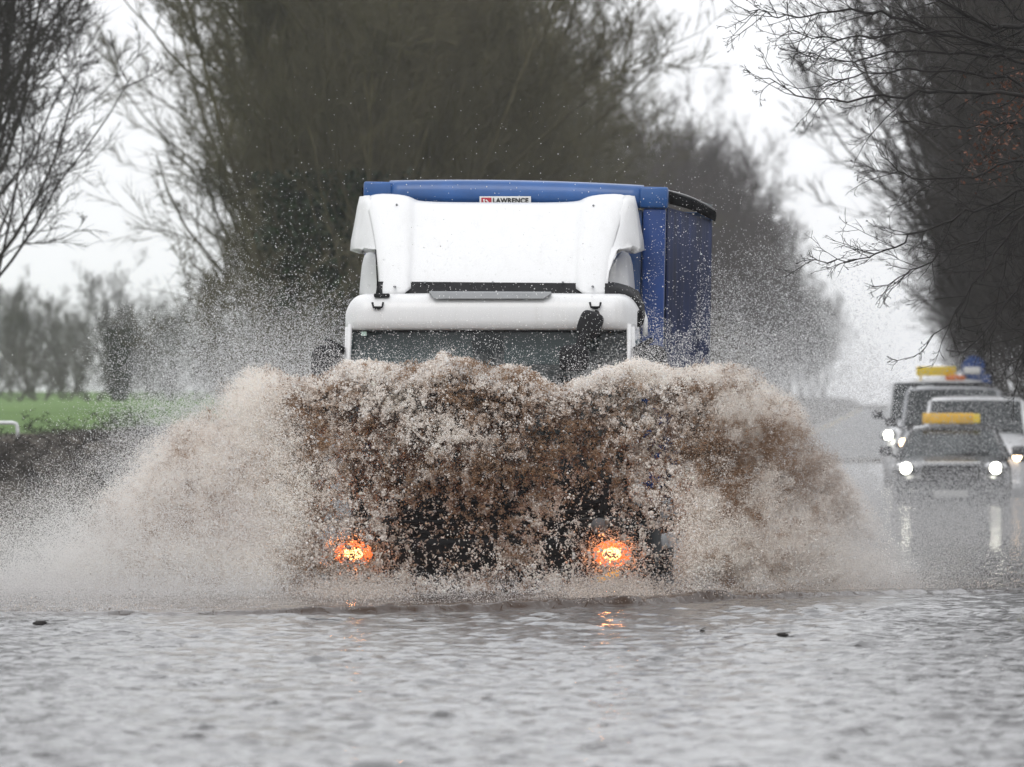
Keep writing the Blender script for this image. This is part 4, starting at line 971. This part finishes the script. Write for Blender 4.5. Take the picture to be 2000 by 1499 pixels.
# silver people carrier with roof bars
Y = 190.0
carC = vehicle('people_carrier', (at(1858, Y), Y, -0.18), -0.05, 'silver people carrier with roof bars, seen over the white van roof', 'people carrier',
               1.84, 1.94, 4.9, M['car_silver'], 1.12, 0.95, 1.25, 0.65, 0.25, 1.00, 0.80, 0.22, M['warm'], 0.84)
for s in (-1, 1): MB().tube([(s * 0.66, 1.9, 1.93), (s * 0.66, 2.0, 1.99), (s * 0.66, 4.2, 1.99), (s * 0.66, 4.3, 1.93)], 0.018, 8).build('roof_bar', M['black'], carC)
MB().box((0.15, 2.6, 1.985), (0.95, 0.5, 0.06), 0.02).build('roof_rack', M['black'], carC)
# white high van with yellow roof sign and beacon
Y = 205.0
carD = vehicle('works_van', (at(1828, Y), Y, -0.12), -0.05, 'white works van with long yellow roof board and orange beacon, furthest left in the queue', 'van',
               1.95, 2.02, 5.2, M['car_white'], 1.15, 0.9, 1.30, 0.6, 0.15, 1.02, 0.86, 0.24, M['head'], 0.84)
MB().box((-0.02, 1.9, 2.18), (0.72, 0.12, 0.17), 0.02).tube([(-0.3, 1.9, 2.0), (-0.3, 1.9, 2.12)], 0.02).tube([(0.26, 1.9, 2.0), (0.26, 1.9, 2.12)], 0.02).build('roof_board', M['yellow'], carD)
MB().box((0.33, 1.75, 2.055), (0.36, 0.16, 0.09), 0.03).build('beacon_bar', M['beacon'], carD)
for v in (carB, carC, carD): pass

# blue roadside sign beyond the vans
Y = 232.0
sx = at(1901, Y); sz = lambda py: HC - (py - HY) / F * Y
sg = empty('roadside_sign', (sx, Y, float(ground_z(np.array(sx - float(road_c(Y))), Y))), 0, label='blue roadside sign with pale lower panel standing beyond the queuing vans', cat='road sign')
zb = sg.location.z
bm = bmesh.new(); bmesh.ops.create_circle(bm, cap_ends=True, segments=28, radius=0.24); bmesh.ops.rotate(bm, verts=bm.verts, cent=(0, 0, 0), matrix=Matrix.Rotation(R(90), 3, 'X'))
bmesh.ops.translate(bm, verts=bm.verts, vec=(0, 0, sz(718) - zb)); MB().bm(bm).build('sign_face', M['sign_blue'], sg, solid=0.03)
MB().box((-0.03, -0.035, sz(724) - zb), (0.34, 0.02, 0.14), 0.01).build('pale_panel', M['plate'], sg)
MB().box((0.15, 0.02, sz(742) - zb), (0.42, 0.03, 0.2), 0.01).build('lower_plate', M['sign_blue'], sg)
MB().cyl((0, 0.05, -0.2), (0, 0.05, sz(712) - zb), 0.04, n=10).build('post', M['steel'], sg)

# white metal rail on the left bank
Y = 141.0
x1 = at(34, Y); zt = HC - (826 - HY) / F * Y; gz = float(ground_z(np.array(x1 - float(road_c(Y))), Y))
ra = empty('field_barrier', (x1, Y, gz), 0, label='white tubular metal barrier at the edge of the green field', cat='barrier')
MB().tube([(-1.6, 0, zt - gz - 0.0), (-0.06, 0, zt - gz), (-0.015, 0, zt - gz - 0.015), (0, 0, zt - gz - 0.06), (0.01, 0, -0.10)], 0.024, 10).build('top_rail', M['rail'], ra)
MB().tube([(-1.6, 0, zt - gz), (-1.6, 0, -0.2)], 0.024, 10).build('post', M['rail'], ra)

# ================================================================== TREES
def norm(v): return v / (np.linalg.norm(v, axis=-1, keepdims=True) + 1e-9)
def grow(rg, P0, D0, L0, R0, levels, sides=(6, 5, 3, 3, 3)):
    """levels: list of dict(seg, kids, ang, ratio, jit, trop, tmin). returns per level (verts, faces)"""
    out = []
    P, D, Ln, Rd = [np.asarray(a, float) for a in (P0, D0, L0, R0)]
    for li, lv in enumerate(levels):
        n = len(P); K = lv['seg']; s = sides[li]
        pts = np.zeros((n, K + 1, 3)); dirs = np.zeros((n, K + 1, 3)); pts[:, 0] = P; dirs[:, 0] = D
        d = D.copy()
        for k in range(1, K + 1):
            d = norm(d + rg.normal(0, lv['jit'], (n, 3)) + np.array([0, 0, lv['trop']]))
            pts[:, k] = pts[:, k - 1] + d * (Ln / K)[:, None]; dirs[:, k] = d
        tt = np.linspace(0, 1, K + 1)[None]
        rr = Rd[:, None] * (1 - (1 - lv.get('tip', 0.3)) * tt)
        ref = np.array([0.37, 0.61, 0.13]); u = norm(np.cross(dirs, ref)); w = np.cross(dirs, u)
        ring = np.stack([pts + (u * math.cos(2 * math.pi * q / s) + w * math.sin(2 * math.pi * q / s)) * rr[..., None] for q in range(s)], 2)
        base = (np.arange(n) * (K + 1) * s)[:, None]; fc = []
        for k in range(K):
            for q in range(s):
                a = k * s + q; b_ = k * s + (q + 1) % s
                fc.append(np.concatenate([base + a, base + b_, base + b_ + s, base + a + s], 1))
        out.append((ring.reshape(-1, 3), np.concatenate(fc)))
        kids = lv.get('kids', 0)
        if not kids: break
        cnt = n * kids; par = np.repeat(np.arange(n), kids)
        t = lv['tmin'] + (1 - lv['tmin']) * rg.random(cnt) ** 0.85
        f = t * K; k0 = np.minimum(f.astype(int), K - 1); fr = (f - k0)[:, None]
        cp = pts[par, k0] * (1 - fr) + pts[par, k0 + 1] * fr; cd = dirs[par, k0 + 1]
        rnd = norm(np.cross(cd, rg.normal(0, 1, (cnt, 3))))
        ang = R(lv['ang']) * rg.uniform(0.6, 1.35, cnt)[:, None]
        nd = norm(cd * np.cos(ang) + rnd * np.sin(ang))
        P, D = cp, nd
        Ln2 = Ln[par] * lv['ratio'] * (1.05 - 0.5 * t) * rg.uniform(0.6, 1.3, cnt)
        Rd = np.minimum(Rd[par] * (1 - 0.65 * t) * lv.get('rr', 0.5), 1e9); Rd = np.maximum(Rd, lv.get('rmin', 0.004)); Ln = Ln2
    return out
def joinlv(lst):
    V = []; Fc = []; b_ = 0
    for v, f in lst: V.append(v); Fc.append(f + b_); b_ += len(v)
    return np.concatenate(V), np.concatenate(Fc)

def bark(name, c, c2): return pm(name, c, 0.9, var=0.3, scale=1.2, col2=c2)
M['bark_a'] = bark('bark_olive', (0.122, 0.108, 0.060), (0.050, 0.044, 0.026))
M['bark_dark'] = bark('bark_dark', (0.042, 0.035, 0.029), (0.018, 0.015, 0.012))
M['bark_black'] = bark('bark_black', (0.022, 0.018, 0.016), (0.010, 0.009, 0.008))
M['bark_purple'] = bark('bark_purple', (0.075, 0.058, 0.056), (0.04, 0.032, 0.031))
M['bark_hazed'] = bark('bark_hazed', (0.17, 0.165, 0.15), (0.09, 0.085, 0.08))  # lightened so that distance haze is put into the bark colour
M['ivy'] = pm('ivy_leaves', (0.030, 0.052, 0.018), 0.5, col2=(0.010, 0.022, 0.008), scale=3)
M['rust'] = pm('dead_leaves', (0.16, 0.055, 0.025), 0.7, col2=(0.07, 0.025, 0.012), scale=5)

def leaves_mesh(rg, n, centre_fn, size):
    c = centre_fn(n); a = norm(rg.normal(0, 1, (n, 3))); b_ = norm(np.cross(a, rg.normal(0, 1, (n, 3))))
    s = size * rg.uniform(0.6, 1.4, (n, 1))
    V = np.stack([c - a * s, c + b_ * s * 0.6, c + a * s, c - b_ * s * 0.6], 1).reshape(-1, 3)
    return V, np.arange(n * 4).reshape(n, 4)

def tree_proto(seed, H=13.0, spread=38, olive=True, base=0.0, stems=5, k1=9, k2=9, k3=9, k4=3, twig=0.0065, up=0.10, trunk_h=0.14, lean=0.40, size=1.0):
    rg = np.random.default_rng(seed)
    ang = rg.uniform(0, 2 * math.pi, stems); tl = rg.uniform(lean * 0.3, lean, stems)
    D0 = norm(np.stack([np.cos(ang) * tl, np.sin(ang) * tl, np.ones(stems)], 1))
    P0 = np.stack([np.cos(ang) * 0.15, np.sin(ang) * 0.15, np.zeros(stems) - 0.2], 1)
    lv = [dict(seg=8, kids=k1, ang=spread, ratio=0.48, jit=0.07, trop=0.04, tmin=trunk_h, rr=0.5, tip=0.15),
          dict(seg=6, kids=k2, ang=42, ratio=0.48, jit=0.12, trop=up, tmin=0.15, rr=0.5, rmin=0.012),
          dict(seg=4, kids=k3, ang=38, ratio=0.50, jit=0.14, trop=up, tmin=0.1, rr=0.5, rmin=twig),
          dict(seg=3, kids=k4, ang=34, ratio=0.62, jit=0.14, trop=up, tmin=0.1, rr=0.6, rmin=twig * 0.8, tip=0.6),
          dict(seg=1, kids=0, ang=30, ratio=0.6, jit=0.12, trop=up, tmin=0.2)]
    out = grow(rg, P0, D0, H * rg.uniform(0.8, 1.0, stems), rg.uniform(0.006, 0.010, stems) * H, lv)
    tv, tf = joinlv(out[:2]); cv, cf = joinlv(out[2:])
    return np_mesh('trunk', tv, tf, True), np_mesh('crown', cv, cf, False)

PROTO = {}
PROTO['a'] = tree_proto(1, 9.6, 34, stems=8, k1=11, k2=8, k3=6, k4=7)
PROTO['b'] = tree_proto(2, 10.2, 30, stems=7, k1=12, k2=8, k3=6, k4=7)
PROTO['c'] = tree_proto(3, 9.0, 46, stems=6, k1=13, k2=8, k3=6, k4=7, lean=0.25, up=0.07)
PROTO['s'] = tree_proto(5, 4.0, 50, stems=9, k1=7, k2=7, k3=4, k4=4, twig=0.006, trunk_h=0.05, lean=0.9)
PROTO['d'] = PROTO['c']
rgt = random.Random(5)
def tree(kind, x, y, s, rz, mat, label, group, cat='tree', zs=None, ivy=0, name='bare_tree', tilt=(0, 0)):
    o = float(x - road_c(y)); z = float(ground_z(np.array(o), y))
    e = empty(name, (x, y, z), rz, label=label, cat=cat, group=group)
    e.scale = (s, s, zs or s); e.rotation_euler = (tilt[0], tilt[1], rz)
    for nm, me in zip(('trunk', 'crown'), PROTO[kind]):
        ob = bpy.data.objects.new(nm, me); COL.objects.link(ob); ob.parent = e
        if not me.materials: me.materials.append(mat)
        ob.material_slots[0].link = 'OBJECT'; ob.material_slots[0].material = mat
        if nm == 'crown': ob['kind'] = 'stuff'
    if ivy:
        rg = np.random.default_rng(int(x * 100) & 0xffff)
        def cf(n):
            h = rg.random(n) ** 0.8 * ivy; a = rg.uniform(0, 6.283, n); rr = rg.uniform(0.1, 0.9, n) ** 0.5 * (0.9 + 0.12 * h) * (0.6 + 0.7 * NZ[0](h * 1.3, a, a * 0))
            return np.stack([np.cos(a) * rr, np.sin(a) * rr, h], 1)
        V, fc = leaves_mesh(rg, 9000, cf, 0.07)
        iv = link_mesh('ivy', np_mesh('ivy', V, fc), M['ivy'], e); iv['kind'] = 'stuff'
    return e
ORD = ['nearest', 'second', 'third', 'fourth', 'fifth', 'sixth', 'seventh', 'eighth', 'ninth', 'tenth', 'eleventh', 'twelfth', 'thirteenth', 'fourteenth', 'fifteenth', 'sixteenth', 'seventeenth', 'eighteenth']
GL = 'bare trees lining the left side of the road'; GR = 'bare trees lining the right side of the road'
# the big left-hand row, behind the lorry, running away to the right
left = [('a', 190, 640, 1.00, 0), ('b', 197, 760, 1.02, 2.2), ('c', 205, 690, 0.98, 3.1), ('a', 214, 860, 1.05, 1.2), ('b', 224, 830, 1.1, 4.0), ('c', 236, 930, 1.05, 0.6), ('a', 250, 915, 1.15, 5.0),
        ('b', 268, 985, 1.05, 2.0), ('c', 290, 1010, 1.15, 1.0), ('a', 315, 1060, 1.0, 3.6), ('b', 345, 1115, 0.98, 0.4), ('b', 380, 1180, 0.95, 2.6),
        ('c', 228, 600, 0.95, 5.1), ('a', 246, 560, 0.90, 2.9), ('b', 240, 650, 1.1, 1.9)]
for i, (k, Y, px, s, rz) in enumerate(left):
    tree(k, at(px, Y), Y, s * (1 if Y < 260 else 0.85), rz, M['bark_a'], ORD[i] + ' tree of the olive-brown row behind the lorry' + (', ivy on its stems' if i in (0, 2) else ''), GL, ivy=4.2 if i in (0, 2) else 0, zs=s)
left2 = [('c', 420, 1290, 1.2, 0.3), ('b', 460, 1340, 1.2, 2.3), ('a', 505, 1375, 1.35, 1.3), ('c', 550, 1400, 1.42, 3.3), ('b', 600, 1425, 1.35, 0.8), ('a', 660, 1455, 1.35, 0.2), ('c', 720, 1480, 1.35, 1.9), ('b', 790, 1500, 1.3, 4), ('a', 880, 1525, 1.3, 5), ('b', 980, 1545, 1.35, 2.7),
         ('c', 1100, 1570, 1.35, 1.7), ('a', 1250, 1592, 1.35, 0.9), ('b', 1450, 1612, 1.4, 3.9)]
for i, (k, Y, px, s, rz) in enumerate(left2):
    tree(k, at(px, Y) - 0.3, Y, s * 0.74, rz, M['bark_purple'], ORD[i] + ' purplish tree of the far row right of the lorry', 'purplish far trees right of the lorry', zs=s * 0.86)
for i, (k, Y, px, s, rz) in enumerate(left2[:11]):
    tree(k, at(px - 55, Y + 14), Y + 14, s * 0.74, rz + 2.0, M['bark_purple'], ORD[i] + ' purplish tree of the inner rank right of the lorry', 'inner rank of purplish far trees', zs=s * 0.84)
# right-hand row
right = [('c', 140, 2420, 1.0, 0.4), ('b', 152, 2370, 1.0, 1.4), ('a', 163, 2330, 1.1, 2.4), ('c', 175, 2200, 1.15, 3.3), ('b', 188, 2180, 1.15, 4.4), ('a', 203, 2110, 1.2, 5.4), ('c', 220, 2100, 1.2, 0.9), ('b', 240, 2060, 1.25, 1.9), ('a', 265, 2050, 1.25, 2.9),
         ('c', 295, 2030, 1.25, 3.9), ('b', 335, 2010, 1.25, 4.9), ('a', 385, 1985, 1.25, 0.1), ('c', 450, 1960, 1.25, 1.1), ('b', 540, 1930, 1.25, 2.1), ('a', 660, 1905, 1.25, 3.1), ('c', 820, 1875, 1.3, 2.2)]
right2 = [('b', 158, 2330, 1.0, 3.3), ('a', 196, 2330, 1.1, 1.3), ('c', 215, 2290, 1.1, 2.5), ('b', 250, 2200, 1.2, 0.2), ('a', 300, 2120, 1.2, 5.0), ('b', 181, 2290, 1.1, 0.7), ('c', 210, 2180, 1.15, 4.1), ('b', 232, 2160, 1.2, 3.5)]
for i, (k, Y, px, s, rz) in enumerate(right2):
    tree(k, at(px, Y), Y, s, rz, M['bark_dark'], ORD[i] + ' dark tree of the second rank at the right edge', 'second rank of dark trees on the right')
for i, (k, Y, px, s, rz) in enumerate(right):
    tree(k, at(px, Y), Y, s * (1 if Y < 260 else 0.8), rz, M['bark_dark'], ORD[i] + ' dark tree of the row above the queuing cars', GR, ivy=5.0 if i in (1, 4) else 0, zs=s)
for i, (k, x, Y, s) in enumerate([('b', 9.3, 76, 0.92), ('c', 10.2, 97, 0.9), ('a', 10.6, 114, 1.0)]):
    tree(k, x, Y, s, i * 2.0 + 0.4, M['bark_dark'], ORD[i] + ' dark tree on the right verge standing just outside the picture, darkening the water', 'roadside trees just outside on the right')
# left edge trees, fairly sharp, reaching in from outside the frame
tree('c', at(-90, 150), 150, 1.0, 2.0, M['bark_dark'], 'dark bare tree at the left edge of the picture with upswept twigs', GL)
tree('b', at(-150, 162), 162, 1.0, 0.5, M['bark_dark'], 'dark bare tree mostly outside the left edge, twigs hanging in', GL)
# pale trees far across the field
fl = [('c', 330, -60, 0.62), ('a', 345, 60, 0.52), ('b', 300, 232, 0.40), ('c', 380, 150, 0.48), ('c', 360, 330, 0.50), ('a', 340, 430, 0.50), ('b', 400, 500, 0.62), ('c', 420, 590, 0.65), ('c', 450, 20, 0.6), ('a', 470, 290, 0.6), ('b', 430, -20, .6), ('a', 450, 120, .55)]
for i, (k, Y, px, s) in enumerate(fl):
    tree(k, at(px, Y), Y, s * (0.64 if i != 2 else 0.8), i * 1.1, M['bark_hazed'], ORD[i] + ' pale bare tree in the mist across the green field' if i != 2 else 'ivy-clad tree standing alone at the far edge of the green field', 'pale trees across the field', ivy=6 if i == 2 else 0)
# hedge mass along the far edge of the field and under both rows
def shrubs(name, label, group, pts, mat):
    for i, (x, y, s, zs) in enumerate(pts):
        e = tree('s', x, y, s, i * 1.7, mat, label % ORD[i], group, cat='shrub', zs=zs, name='shrub')
pts = [(at(-120 + 50 * i, 300 + 7 * (i % 3)), 300 + 7 * (i % 3), 0.55, 0.34 + 0.08 * ((i * 7) % 3)) for i in range(16)]
shrubs('shrub', '%s bush of the hedge across the green field', 'hedge bushes across the field', pts, M['bark_hazed'])
pts = [(float(road_c(y)) - 9.2 + 0.5 * math.sin(y), y, 0.9, 0.8) for y in (176, 186, 197, 209, 222, 238, 256, 280, 310, 350, 400, 460, 540, 640)]
shrubs('shrub', '%s bush under the olive-brown row behind the lorry', 'bushes under the left row', pts, M['bark_a'])
pts = [(float(road_c(y)) + 9.2 + 0.5 * math.sin(y), y, 1.0, 0.9) for y in (140, 152, 165, 178, 192, 208, 226, 246, 270, 300, 345, 400, 470, 560, 680)]
shrubs('shrub', '%s bush under the dark row beside the cars', 'bushes under the right row', pts, M['bark_dark'])
pts = [(float(road_c(y)) - (7.2 if y % 2 else 8.1) + 0.25 * math.sin(y * 3), y, 0.34, 0.22 if y < 102 else 0.12) for y in (85, 90, 95, 100, 104, 107, 110, 113, 116, 119, 122, 125, 128, 133, 138, 143, 150, 155)]
shrubs('shrub', '%s bramble clump on the dark bank beside the field', 'bramble clumps on the left bank', pts, M['bark_dark'])

# near tree on the right: trunk outside the picture, boughs reaching in
def near_tree():
    rg = np.random.default_rng(42)
    Y = 90.0; px = 2720; x = at(px, Y); gz = float(ground_z(np.array(x - float(road_c(Y))), Y))
    e = empty('overhanging_tree', (x, Y, gz), 0, label='near bare tree on the right whose thin black boughs hang over the road', cat='tree')
    def W(p, q, d): return np.array([(p - 1000) / F * d - x, d - Y, HC - (q - HY) / F * d - gz])
    tr = MB().tube([(0, 0, -0.3), (0.05, 0, 1.2), (-0.05, 0.05, 3.0), (0.1, 0, 5.2), (0.0, 0.1, 8.0)], [0.24, 0.2, 0.17, 0.12, 0.05], 14).build('trunk', M['bark_black'], e)
    boughs = [  # polylines in photo pixels with depth, tip last
        [(2700, -120, 90), (2300, -60, 89.6), (2050, 40, 89.3), (1940, 60, 89), (1830, 0, 88.8), (1760, -60, 88.6)],
        [(2700, 60, 90), (2200, 70, 90.5), (2000, 95, 90.4), (1860, 75, 90.2), (1740, 30, 90), (1640, 18, 89.8), (1540, 38, 89.6), (1462, 22, 89.5)],
        [(2700, 140, 90), (2260, 130, 89.4), (2020, 110, 89.2), (1860, 60, 89), (1720, 70, 88.9), (1620, 78, 88.8), (1545, 60, 88.7)],
        [(2700, 200, 90), (2200, 190, 90.2), (2010, 120, 90.4), (1880, 105, 90.3), (1760, 100, 90.2), (1640, 120, 90), (1560, 100, 90)],
        [(2700, 240, 90), (2200, 240, 89.2), (1980, 185, 89), (1840, 178, 88.8), (1720, 190, 88.7), (1560, 195, 88.5), (1508, 150, 88.4)],
        [(2700, 300, 90), (2200, 250, 90.6), (1960, 150, 90.4), (1800, 130, 90.2), (1690, 150, 90.1), (1580, 170, 90)],
        [(2700, 360, 90), (2260, 380, 89), (2020, 300, 89), (1900, 345, 88.8), (1780, 350, 88.7), (1730, 310, 88.6)],
        [(2700, 420, 90), (2200, 330, 90), (2010, 370, 90), (1880, 420, 90), (1780, 460, 89.8), (1700, 505, 89.8), (1590, 508, 89.7)],
        [(2700, 460, 90), (2200, 420, 89.4), (2030, 380, 89), (1900, 470, 88.9), (1800, 520, 88.8), (1720, 560, 88.8)],
        [(2700, 300, 90), (2150, 270, 91), (1990, 240, 91), (1860, 250, 91), (1750, 230, 91)],
        [(2700, 420, 90), (2150, 330, 90), (2040, 380, 90), (1975, 440, 90), (1955, 560, 90), (1935, 680, 90)],
        [(2700, 480, 90), (2150, 400, 89.5), (2030, 470, 89.3), (1970, 600, 89.2), (1890, 680, 89)],
        [(2700, 500, 90), (2180, 470, 90.5), (2060, 560, 90.4), (2000, 660, 90.3), (1985, 740, 90.3)],
        [(2700, 440, 90), (2150, 360, 89), (2010, 400, 88.8), (1900, 560, 88.7), (1810, 680, 88.6)],
        [(2700, 0, 90), (2200, -40, 91), (2030, -10, 91), (1900, -20, 91), (1800, -40, 91)],
    ]
    P = []; D = []; Ln = []; Rd = []
    for bi, bl in enumerate(boughs):
        w = np.array([W(*p) for p in bl]); w[0] = [0, 0, 2.4 + (bi % 8) * 0.35]
        # smooth with Catmull-like resample and small kinks
        t = np.arange(len(w)); tt = np.linspace(0, len(w) - 1, (len(w) - 1) * 5 + 1)
        ws = np.stack([np.interp(tt, t, w[:, k]) for k in range(3)], 1)
        ws[1:-1] = 0.25 * ws[:-2] + 0.5 * ws[1:-1] + 0.25 * ws[2:]; ws[2:-2] = 0.25 * ws[1:-3] + 0.5 * ws[2:-2] + 0.25 * ws[3:-1]
        ws[3:] += rg.normal(0, 0.014, ws[3:].shape)
        r0 = 0.05 if bi == 0 else rg.uniform(0.018, 0.028) * (1 if bi < 6 else 0.8)
        u = np.linspace(0, 1, len(ws)); rad = (r0 * 0.8 * (1 - u) ** 1.15 + 0.0035)
        MB().tube([tuple(p) for p in ws], list(rad), 7).build('bough', M['bark_black'], e)
        dd = norm(np.gradient(ws, axis=0))
        for k in range(6, len(ws)):
            for _ in range(1 if (bi == 4 or k % 2) else 2):
                P.append(ws[k]); a = norm(np.cross(dd[k], rg.normal(0, 1, 3))); g = R(rg.uniform(25, 60))
                q = dd[k] * math.cos(g) + a * math.sin(g); q[1] *= 0.6
                D.append(norm(q)); Ln.append(rg.uniform(0.25, 0.75) * (1.1 - 0.6 * u[k])); Rd.append(max(0.0036, rad[k] * 0.45))
    lv = [dict(seg=5, kids=4, ang=38, ratio=0.5, jit=0.16, trop=0.03, tmin=0.15, rr=0.7, rmin=0.0026, tip=0.5),
          dict(seg=4, kids=2, ang=36, ratio=0.5, jit=0.18, trop=0.03, tmin=0.2, rr=0.8, rmin=0.0021, tip=0.6),
          dict(seg=3, kids=0, ang=30, ratio=0.5, jit=0.18, trop=0.02, tmin=0.2, tip=0.7)]
    out = grow(rg, P, D, Ln, Rd, lv, sides=(4, 3, 3))
    v, f = joinlv(out); c = link_mesh('twigs', np_mesh('twigs', v, f, True), M['bark_black'], e); c['kind'] = 'stuff'
    # buds at some twig ends and rusty leaves held on the outer boughs
    v3 = out[2][0].reshape(-1, 4, 3, 3)[:, -1].mean(1)
    sel = v3[rg.random(len(v3)) < 0.25]
    V, fc = leaves_mesh(rg, len(sel), lambda n: sel, 0.009)
    link_mesh('buds', np_mesh('buds', V, fc), M['bark_black'], e)['kind'] = 'stuff'
    def cf(n):
        k = rg.integers(0, 3, n); c0 = np.array([W(1960, 240, 91), W(1930, 300, 91.5), W(1990, 170, 91)])
        return c0[k] + rg.normal(0, 0.13, (n, 3)) * np.array([1, 1.5, 1])
    V, fc = leaves_mesh(rg, 420, cf, 0.02)
    link_mesh('dead_leaves', np_mesh('dead_leaves', V, fc), M['rust'], e)['kind'] = 'stuff'
near_tree()

# small growth and debris by the water's edge
def tuft():
    rg = np.random.default_rng(3); Y = 79.0; x = at(2012, Y)
    n = 40; P = np.stack([rg.normal(x, 0.03, n), rg.normal(Y, 0.1, n), np.full(n, -0.04)], 1); D = norm(np.stack([rg.normal(-0.1, 0.5, n), rg.normal(0, 0.5, n), np.ones(n) * 0.8], 1))
    out = grow(rg, P, D, rg.uniform(0.05, 0.14, n), np.full(n, 0.003), [dict(seg=4, kids=0, jit=0.12, trop=-0.05, ang=20, ratio=0.5, tmin=0.2)], sides=(3,))
    e = tag(link_mesh('reed_tuft', np_mesh('reed_tuft', *joinlv(out)), pm('reed_olive', (0.12, 0.11, 0.04), 0.8)), 'small olive tuft of reeds poking from the water at the right edge', 'plant')
tuft()
def debris(px, py, w, label):
    Y = HC * F / (py - HY); x = at(px, Y)
    mb = MB(); rg = random.Random(px)
    bm = bmesh.new(); bmesh.ops.create_icosphere(bm, subdivisions=2, radius=1)
    for v in bm.verts:
        k = 1 + rg.uniform(-0.25, 0.25); v.co = Vector((v.co.x * w / 2 * k, v.co.y * w * 0.3 * k, v.co.z * w * 0.16 * k))
    mb.bm(bm, True); mb.tube([(-w * 0.5, 0, 0.0), (0, 0.01, 0.012), (w * 0.62, 0.0, 0.02)], 0.003, 5)
    o = mb.build('floating_debris', M['bark_black'], None); o.location = (x, Y, 0.015)
    tag(o, label, 'debris', 'dark debris floating on the flood')
debris(78, 1222, 0.10, 'dark lump of debris floating at the left just in front of the spray')
debris(1528, 1245, 0.085, 'small dark clump floating on the right in front of the bow wave')
debris(1372, 1237, 0.035, 'tiny dark speck floating in front of the bow wave near the right fog lamp')

# ================================================================== HAZE
bm = bmesh.new(); bmesh.ops.create_cube(bm, size=1.0)
for v in bm.verts: v.co = Vector((v.co.x * 2500, 1500 + v.co.y * 3300, 9.5 + v.co.z * 24))
me = bpy.data.meshes.new('haze'); bm.to_mesh(me); bm.free()
hm = bpy.data.materials.new('haze_air'); hm.use_nodes = True; ht = hm.node_tree; ht.nodes.clear()
ho = ht.nodes.new('ShaderNodeOutputMaterial'); pv = ht.nodes.new('ShaderNodeVolumePrincipled')
pv.inputs['Color'].default_value = (0.93, 0.94, 0.96, 1); pv.inputs['Density'].default_value = 0.00021; pv.inputs['Anisotropy'].default_value = 0.2
ht.links.new(pv.outputs[0], ho.inputs['Volume'])
tag(link_mesh('haze', me, hm), 'pale damp haze filling the air over the road', kind='stuff')
